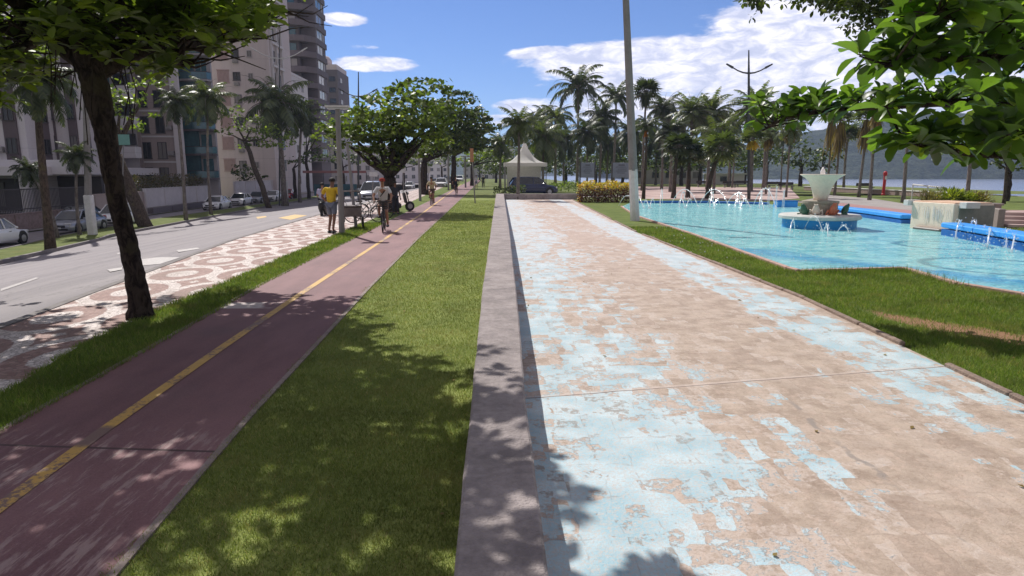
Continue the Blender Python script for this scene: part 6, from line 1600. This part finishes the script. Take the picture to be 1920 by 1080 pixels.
MB().lathe([(.17, 0), (.17, .12), (.13, .16), (.13, zt-.35), (.17, zt-.3), (.17, zt-.05), (.10, zt+.02), (.01, zt+.05)], n=16).build('column', M_redp, r, smooth=False); MB().box((0, -.14, zt-.55), (.16, .05, .3), bev=.01).build('panel', M_wpaint, r)
# low stone seat walls round the seafront lawn
b0 = at(1510, 357); b1 = at(1780, 372); r = empty('low_stone_wall', (b0.x, b0.y, 0), math.atan2(b1.y-b0.y, b1.x-b0.x), 'low reddish stone seat wall along the seafront lawn behind the fountain', 'wall'); L = (b1-b0).length
MB().box((L/2, 0, .22), (L, .4, .44), bev=.03).build('wall', M_stone, r); MB().box((L/2, 0, .47), (L+.1, .5, .06), bev=.01).build('coping', M_wpaint, r)
# white railing seen left of the planter
r = empty('white_railing', (0, 0, 0), 0, 'white tubular railing above the water left of the planter shrubs', 'railing'); a = W(1712, 346, 44); c_ = W(1770, 352, 41); r.location = (a.x, a.y, 0); b = MB().tube([(0, 0, a.z), loc(r, c_)], .05, 6); b.build('rail', M_wpaint, r)
for f in (0, .5, 1): q = Vector((0, 0, a.z)).lerp(loc(r, c_), f); MB().tube([(q.x, q.y, 0), q], .04, 6).build('post', M_wpaint, r)
# small white boat-like kiosk on the seafront
r = empty('white_kiosk', ((1355-VX)/F*118, 118, 0), 0, 'small white kiosk at the waterfront seen between the palm trunks', 'kiosk'); MB().box((0, 0, .9), (6.5, 3, 1.8), bev=.05).build('wall', M_ww, r); MB().prism([(-3.6, -1.8), (3.6, -1.8), (3.6, 1.8), (-3.6, 1.8)], 1.8, 2.0).build('roof', M_wpaint, r); MB().box((-.6, -1.52, 1.0), (1.2, .06, .9)).build('window', M_glass, r)
r = empty('yacht_club_wall', ((1245-VX)/F*125, 125, 0), 0, 'long pale lilac low building on the waterfront behind the left palms', 'building'); MB().box((0, 0, 1.6), (13, 5, 3.4), bev=.05).build('wall', M_ww, r); MB().box((0, 0, 3.4), (13.6, 5.6, .25)).build('roof', M_bgr, r)
for k in range(5): win(r, -5.2+k*2.6, -2.52, 1.7, 1.4, 1.2, 'f')

# ================================================================== FOUNTAINS
FX = at(1534, 428); wz = 0.035
M_wcem = mat('white painted cement', (0.56, 0.56, 0.53), 0.7, 0.15, 3, 0.25); M_bowl = mat('cream bowl paint', (0.84, 0.70, 0.57), 0.6, 0.12, 2, 0.15)
M_spray = None
m, t = newmat('water spray'); t.b.inputs['Base Color'].default_value = (0.95, 0.97, 1, 1); t.b.inputs['Roughness'].default_value = .15; t.b.inputs['Specular IOR Level'].default_value = .8
tr = t.new('ShaderNodeBsdfTransparent'); mx = t.new('ShaderNodeMixShader'); mx.inputs[0].default_value = .5
t.l.new(tr.outputs[0], mx.inputs[1]); t.l.new(t.b.outputs[0], mx.inputs[2]); t.l.new(mx.outputs[0], t.out.inputs[0]); M_spray = m
r = empty('bowl_fountain', (FX.x, FX.y, wz), 0, 'fountain with a flared cream bowl on a round white-topped blue base in the pool', 'fountain')
S_ = FX.y/F; z = lambda py: CAMZ+(HOR-py)*S_-wz
RB_ = 1.28
MB().lathe([(RB_*.98, -.1), (RB_*.98, z(408)-.03)], n=48).build('base', mat('fountain blue', (0.015, 0.24, 0.58), .45, .15, 3), r)
MB().lathe([(RB_*1.04, z(408)-.03), (RB_*1.09, z(408)), (RB_*1.09, z(405)+.03), (RB_*1.05, z(404)+.06), (.1, z(404)+.07)], n=48).build('rim_slab', M_wcem, r)
MB().lathe([(.60, z(404)+.06), (.60, z(381)), (.63, z(380)), (.63, z(376)), (.30, z(375)+.01)], n=32).build('pedestal', mat('stone drum', (0.34, 0.30, 0.24), .8, .3, 5, .4), r)
prof = [(.235, z(377)), (.25, z(370)), (.30, z(360)), (.36, z(350)), (.45, z(340)), (.58, z(333)), (.72, z(329)), (.76, z(327)), (.74, z(326.5)), (.5, z(333)), (.05, z(336))]
MB().lathe(prof, n=48).build('bowl', M_bowl, r, smooth=True)
MB().lathe([(.02, z(330)), (.07, z(328)), (.09, z(322)), (.06, z(318)), (.01, z(313))], n=12).build('water_plume', M_spray, r, smooth=True)
# sculptures round the drum
def blob(name, pts, rads, m, par, n=10):
    b = MB()
    for q, rr in zip(pts, rads): b.lathe([(rr*math.sin(a), -rr*math.cos(a)) for a in [PI*k/7 for k in range(8)]][0:8], c=q, n=n)
    return b.build(name, m, par, smooth=True)
M_frog = mat('green enamel', (0.04, 0.13, 0.08), .4, .3, 8); M_orf = mat('orange enamel', (0.55, 0.16, 0.08), .4, .25, 8); M_crm = mat('cream enamel', (0.6, 0.52, 0.44), .5, .15, 8)
def frog(label, ang, m, tall=1.0, cat='sculpture', name='frog_sculpture'):
    x, y = FX.x+.80*math.cos(ang), FX.y+.80*math.sin(ang); zt = z(404)+.07+wz
    o = empty(name, (x, y, zt), ang+PI/2, label, cat, 'sculptures on the fountain base')
    b = MB(); sec = [(0, .0, .11, .03), (-.0, .06, .15, .10), (-.03, .16*tall, .14, .12), (-.06, .27*tall, .10, .10), (-.10, .34*tall, .07, .07), (-.13, .38*tall, .02, .02)]
    for (yy, zz, rx, ry) in sec:
        for k in range(12): a = 2*PI*k/12; b.v.append((rx*math.cos(a), yy+ry*math.sin(a), zz))
    for i in range(5):
        for k in range(12): a = i*12+k; c_ = i*12+(k+1) % 12; b.f.append((a, c_, c_+12, a+12))
    b.f.append(tuple(range(12))[::-1]); b.f.append(tuple(60+k for k in range(12))); b.build('body', m, o, smooth=True)
    for s in (-1, 1):
        MB().tube([(s*.10, .02, .10), (s*.19, -.04, .17), (s*.20, .06, .03), (s*.20, -.12, .02)], [.05, .045, .03, .025], 7).build('leg', m, o, smooth=True)
        MB().lathe([(.001, -.03), (.03, 0), (.001, .03)], c=(s*.05, -.13, .37*tall), n=8).build('eye', m, o)
frog('green crouching figure at the left side of the fountain drum', R(205), M_frog); frog('green crouching figure at the right side of the fountain drum', R(-28), M_frog); frog('small orange-pink figure at the front of the fountain drum', R(-86), M_orf, 1.15); frog('pale cream figure left of the orange one on the fountain base', R(-125), M_crm, 1.0)
MB_ = MB()
# blue splash screen behind the fountain (blue painted block)
p = at(1487, 391); r2 = empty('blue_basin', (p.x, p.y+1.0, 0), 0, 'short bright blue painted basin wall behind the left side of the bowl fountain', 'pool wall')
MB().box((0, 0, .20), (1.25, .5, .40), bev=.03).build('wall', M_blue, r2); MB().box((.02, 0, .415), (1.3, .56, .03)).build('cap', M_dblue, r2)

# cream block fountain
c0 = at(1783, 438); ang = R(-84)
r = empty('block_fountain', (c0.x, c0.y, 0.03), ang, 'tall cream stucco block fountain with water running down its face', 'fountain')
M_cream = mat('cream stucco', (0.86, 0.71, 0.58), .85, .1, 4, .6, 30); M_gw = mat('grey green wall', (0.235, 0.235, 0.21), .85, .2, 2, .2)
hB = 1.02
MB().box((-.95, .75, hB/2-.05), (1.9, 1.5, hB), bev=.02).build('block', M_cream, r)
MB().box((.022, .85, hB/2-.07), (.04, 1.3, hB-.1)).build('painted_shade_face', M_gw, r)  # grey sheet over this side of the block, its shade put into the colour
MB().box((-.95, .75, hB-.035), (1.84, 1.4, .03), bev=.01).build('worn_top', mat('orange worn top', (0.62, 0.42, 0.29), .85, .15, 4), r)
MB().box((-.95, -.09, .03), (1.25, .14, .12), bev=.03).build('drip_ledge', mat('wet ledge', (0.12, 0.11, 0.10), .4, .2, 5), r)
MB().box((.17, .42, hB-.10), (.30, .52, .20), bev=.01).build('spout_box', M_wpaint, r); MB().box((-2.03, .1, hB-.10), (.24, .50, .20), bev=.01).build('spout_box', M_wpaint, r)
b = MB(); rg = random.Random(8)
for k in range(42):
    x = -.85+rg.gauss(0, .40); x = max(-1.8, min(-.1, x)); y0_ = rg.uniform(.62, .9); pts = []; zz = y0_
    for i in range(6): pts.append((x+rg.uniform(-.008, .008), -.010-rg.uniform(0, .01), zz)); zz -= rg.uniform(.04, .12)
    b.tube(pts, rg.uniform(.003, .008), 4)
b.build('water_film', M_spray, r)
# planter block behind
c1 = at(1850, 419)
r = empty('planter', (c1.x, c1.y, 0), R(-17), 'large grey-brown planter block behind the cream fountain, full of shrubs', 'planter')
z1 = CAMZ+(HOR-384)/F*c1.y; M_pl = mat('planter concrete', (0.29, 0.25, 0.225), .85, .2, 2, .3)
MB().box((-.7, 1.2, z1/2), (2.3, 2.4, z1), bev=.02).build('box', M_pl, r); MB().box((-.10, -.02, z1*.42), (.62, .05, z1*.42)).build('niche', M_dframe, r)
MB().box((-.7, 1.2, z1+.02), (2.42, 2.5, .08), bev=.01).build('rim', M_pl, r)
MB().box((-1.4, .55, z1*.36), (1.3, 1.1, z1*.7), bev=.02).build('side_block', M_gw, r)
pc = r.matrix_basis.copy(); pc = Matrix.LocRotScale(r.location, r.rotation_euler, None) @ Vector((-.75, 1.1, z1+.05))
def shrub(label, cx, cy, cz, rx, ry, rz_, m, sz, n, seed, name='shrub'):
    o = empty(name, (cx, cy, cz), 0, label, 'shrub', 'shrubs in the planter'); rg2 = np.random.default_rng(seed); C = rg2.normal(0, .5, (n, 3)); C = np.clip(C, -1, 1)*np.array([rx, ry, rz_]); C[:, 2] = np.abs(C[:, 2])
    d_ = unit(C/np.array([rx, ry, rz_])+np.array([0, 0, .5])); q = bigleaves('foliage', C*.75, d_, sz*rg2.uniform(.6, 1.2, n), sz*.3, m, o, nseg=2); s_ = MB()
    for k in range(5): s_.tube([(0, 0, -.05), (rg2.uniform(-rx, rx)*.6, rg2.uniform(-ry, ry)*.6, rz_*.6)], [.02, .008], 5)
    s_.build('stem', B_brown, o)
L_shr = leafmat('yellow green shrub', (0.10, 0.13, 0.02), (0.20, 0.24, 0.04), (0.32, 0.32, 0.08), .35); L_shd = leafmat('dry shrub', (0.10, 0.08, 0.04), (0.20, 0.17, 0.08), (0.30, 0.22, 0.12), .25)
shrub('brownish shrub at the left end of the planter', pc.x-1.15, pc.y+.1, pc.z, .45, .8, .5, L_shd, .16, 420, 1); shrub('bright yellow-green shrub in the middle of the planter', pc.x-.35, pc.y, pc.z, .6, .8, .62, L_shr, .22, 520, 2)
shrub('yellow-green shrub with broad leaves right of the middle of the planter', pc.x+.2, pc.y-.2, pc.z, .5, .7, .45, L_shr, .2, 420, 3); shrub('dry greyish shrub at the right end of the planter', pc.x+.72, pc.y-.35, pc.z, .55, .7, .5, L_shd, .15, 460, 4)
# steps to the right of the planter
s0 = at(1880, 428); r = empty('steps', (s0.x, s0.y, 0), R(-17), 'flight of broad pinkish steps right of the planter block', 'steps')
for k in range(4): MB().box((2.2, .35+k*.4, .07+k*.13), (4.0, .44, .13+.0), bev=.01).build('step', M_plaza, r)
MB().box((2.2, 2.6, .26), (4.0, 1.6, .5)).build('landing', M_plaza, r)
MB().box((-.12, 1.3, .35), (.22, 2.8, .72), bev=.02).build('side_wall', M_pl, r)

# ------------------------------------------------------------------ water jets
def jet(label, x0, y0, dx, dy, h, z0=.05, r_=.012, drops=8, seed=0):
    rg = random.Random(seed); o = empty('water_jet', (x0, y0, z0), 0, label, 'water jet', 'water jets of the pool'); b = MB(); pts = []; n = 12
    for i in range(n+1): f = i/n; pts.append(Vector((dx*f, dy*f, 4*h*f*(1-f)-.02*f)))
    b.tube(pts, [r_*(1.0+.8*f_/n) for f_ in range(n+1)], 5); b.build('stream', M_spray, o, smooth=True); d_ = MB()
    for k in range(drops):
        f = rg.uniform(.35, 1); q = Vector((dx*f, dy*f, 4*h*f*(1-f)))+Vector((rg.gauss(0, .05), rg.gauss(0, .05), rg.gauss(0, .04))); s = rg.uniform(.008, .022); q.z = max(q.z, 0)
        d_.lathe([(.001, -s), (s*.8, -s*.4), (s*.8, s*.4), (.001, s)], c=q, n=6)
    for k in range(5): a = rg.uniform(0, 6.28); q = Vector((dx+.07*math.cos(a), dy+.07*math.sin(a), 0)); d_.tube([q, q+Vector((.03*math.cos(a), .03*math.sin(a), .07))], [.014, .004], 4)
    tag(d_.build('droplets', M_spray, o), kind='stuff')
ordn = ['first', 'second', 'third', 'fourth', 'fifth', 'sixth', 'seventh', 'eighth', 'ninth', 'tenth', 'eleventh', 'twelfth', 'thirteenth', 'fourteenth', 'fifteenth', 'sixteenth']
jx = [(1160, 388, 26, 18), (1180, 388, 18, 18), (1242, 384, -14, 24), (1258, 386, 40, 26), (1285, 386, -22, 22), (1312, 384, 42, 24), (1338, 386, -20, 22), (1362, 386, 30, 20), (1388, 387, -24, 22), (1412, 389, 26, 30), (1428, 388, -20, 26)]
for i, (bx, by, ddx, hh) in enumerate(jx):
    p = at(bx, by-1); q = at(bx+ddx, by+2); jet('curved white water jet, %s from the left along the far pool rim' % ordn[i], p.x, p.y, q.x-p.x, q.y-p.y-1.2, hh/F*p.y*1.15, r_=.017, drops=30, seed=i)
for i, (bx, by, ddx, hh) in enumerate([(1205, 388, 12, 14), (1228, 387, -10, 16), (1270, 387, 14, 15), (1298, 386, -12, 14), (1325, 387, 14, 16), (1350, 387, -12, 15), (1375, 388, 14, 14), (1400, 389, -12, 18), (1420, 391, 12, 16)]):
    p = at(bx, by+2); q = at(bx+ddx, by+5); jet('low fine water jet, %s from the left in front of the taller far-rim jets' % ordn[i], p.x, p.y, q.x-p.x, q.y-p.y, hh/F*p.y, r_=.013, drops=24, seed=60+i)
for i, (bx, by, hh) in enumerate([(1438, 390, 36), (1452, 391, 40), (1466, 392, 34)]):
    p = at(bx, by); jet('thin upright water jet, %s of those just left of the bowl fountain' % ordn[i], p.x, p.y, .06, -.1, hh/F*p.y, r_=.015, drops=30, seed=20+i)
for i, (bx, by, ex, ey, hh) in enumerate([(1508, 432, 1542, 436, 26), (1570, 438, 1592, 440, 14), (1490, 434, 1480, 440, 22), (1545, 440, 1552, 446, 20)]):
    p = at(bx, by); q = at(ex, ey); jet('small arching water jet, %s from the left in front of the blue fountain base' % ordn[[1, 3, 0, 2][i]], p.x, p.y, q.x-p.x, q.y-p.y, hh/F*p.y, r_=.012, drops=28, seed=30+i)
for i, (bx, by, ex, ey, hh) in enumerate([(1800, 446, 1790, 452, 34), (1812, 446, 1832, 450, 32), (1836, 452, 1848, 456, 26), (1856, 458, 1850, 466, 30), (1880, 462, 1886, 468, 30), (1902, 466, 1896, 476, 26)]):
    p = at(bx, by); q = at(ex, ey); jet('spraying water jet, %s from the left along the right blue rim' % ordn[i], p.x, p.y, q.x-p.x, q.y-p.y, hh/F*p.y, r_=.013, drops=40, seed=40+i)
# loose drops thrown over the water, in the big spray left of the fountain and by the block
b = MB(); rg = random.Random(2)
for k in range(900):
    if k < 600: px = rg.gauss(1440, 85); py = rg.gauss(428, 26); up_ = rg.uniform(0, .5)
    else: px = rg.gauss(1830, 50); py = rg.gauss(462, 16); up_ = rg.uniform(0, .6)
    if py < 392 or py > 500: continue
    p = at(px, py+14); s = rg.uniform(.006, .022); b.lathe([(.001, -s), (s*.8, 0), (.001, s)], c=(p.x, p.y, .05+up_*rg.random()), n=5)
tag(b.build('water_spray', M_spray), 'scattered white droplets of spray hanging over the pool water', kind='stuff')

# fallen leaves and small debris on the court and lawns
b = MB(); P = []; rg = random.Random(6)
for k in range(46):
    y = rg.uniform(2.4, 14); x = rg.uniform(float(C_pathR(y))+.1, float(C_crt(y))+1.5)
    if float(C_wallL(y))-.1 < x < float(C_wallR(y))+.1: continue
    P.append((x, y, .02))
P = np.array(P); a = NR.uniform(0, 6.28, len(P)); D_ = np.stack([np.cos(a), np.sin(a), np.full(len(P), .08)], 1)
o = bigleaves('fallen_leaves', P, unit(D_), .05*NR.uniform(.5, 1.3, len(P)), .03, L_dead, None, nseg=2); tag(o, 'small dry fallen leaves scattered on the court and grass', kind='stuff')

# ------------------------------------------------------------------ haze: even air round the whole scene
hz, t = newmat('haze air'); t.n.remove(t.b)
pv = t.new('ShaderNodeVolumePrincipled'); pv.inputs['Color'].default_value = (0.62, 0.74, 1.0, 1); pv.inputs['Density'].default_value = 0.00022; pv.inputs['Anisotropy'].default_value = 0.2
t.l.new(pv.outputs[0], t.out.inputs['Volume'])
o = MB().box((0, 1400, 70), (5200, 3700, 155)).build('haze', hz); tag(o, kind='stuff')
S.cycles.volume_bounces = 1; S.cycles.volume_step_rate = 4
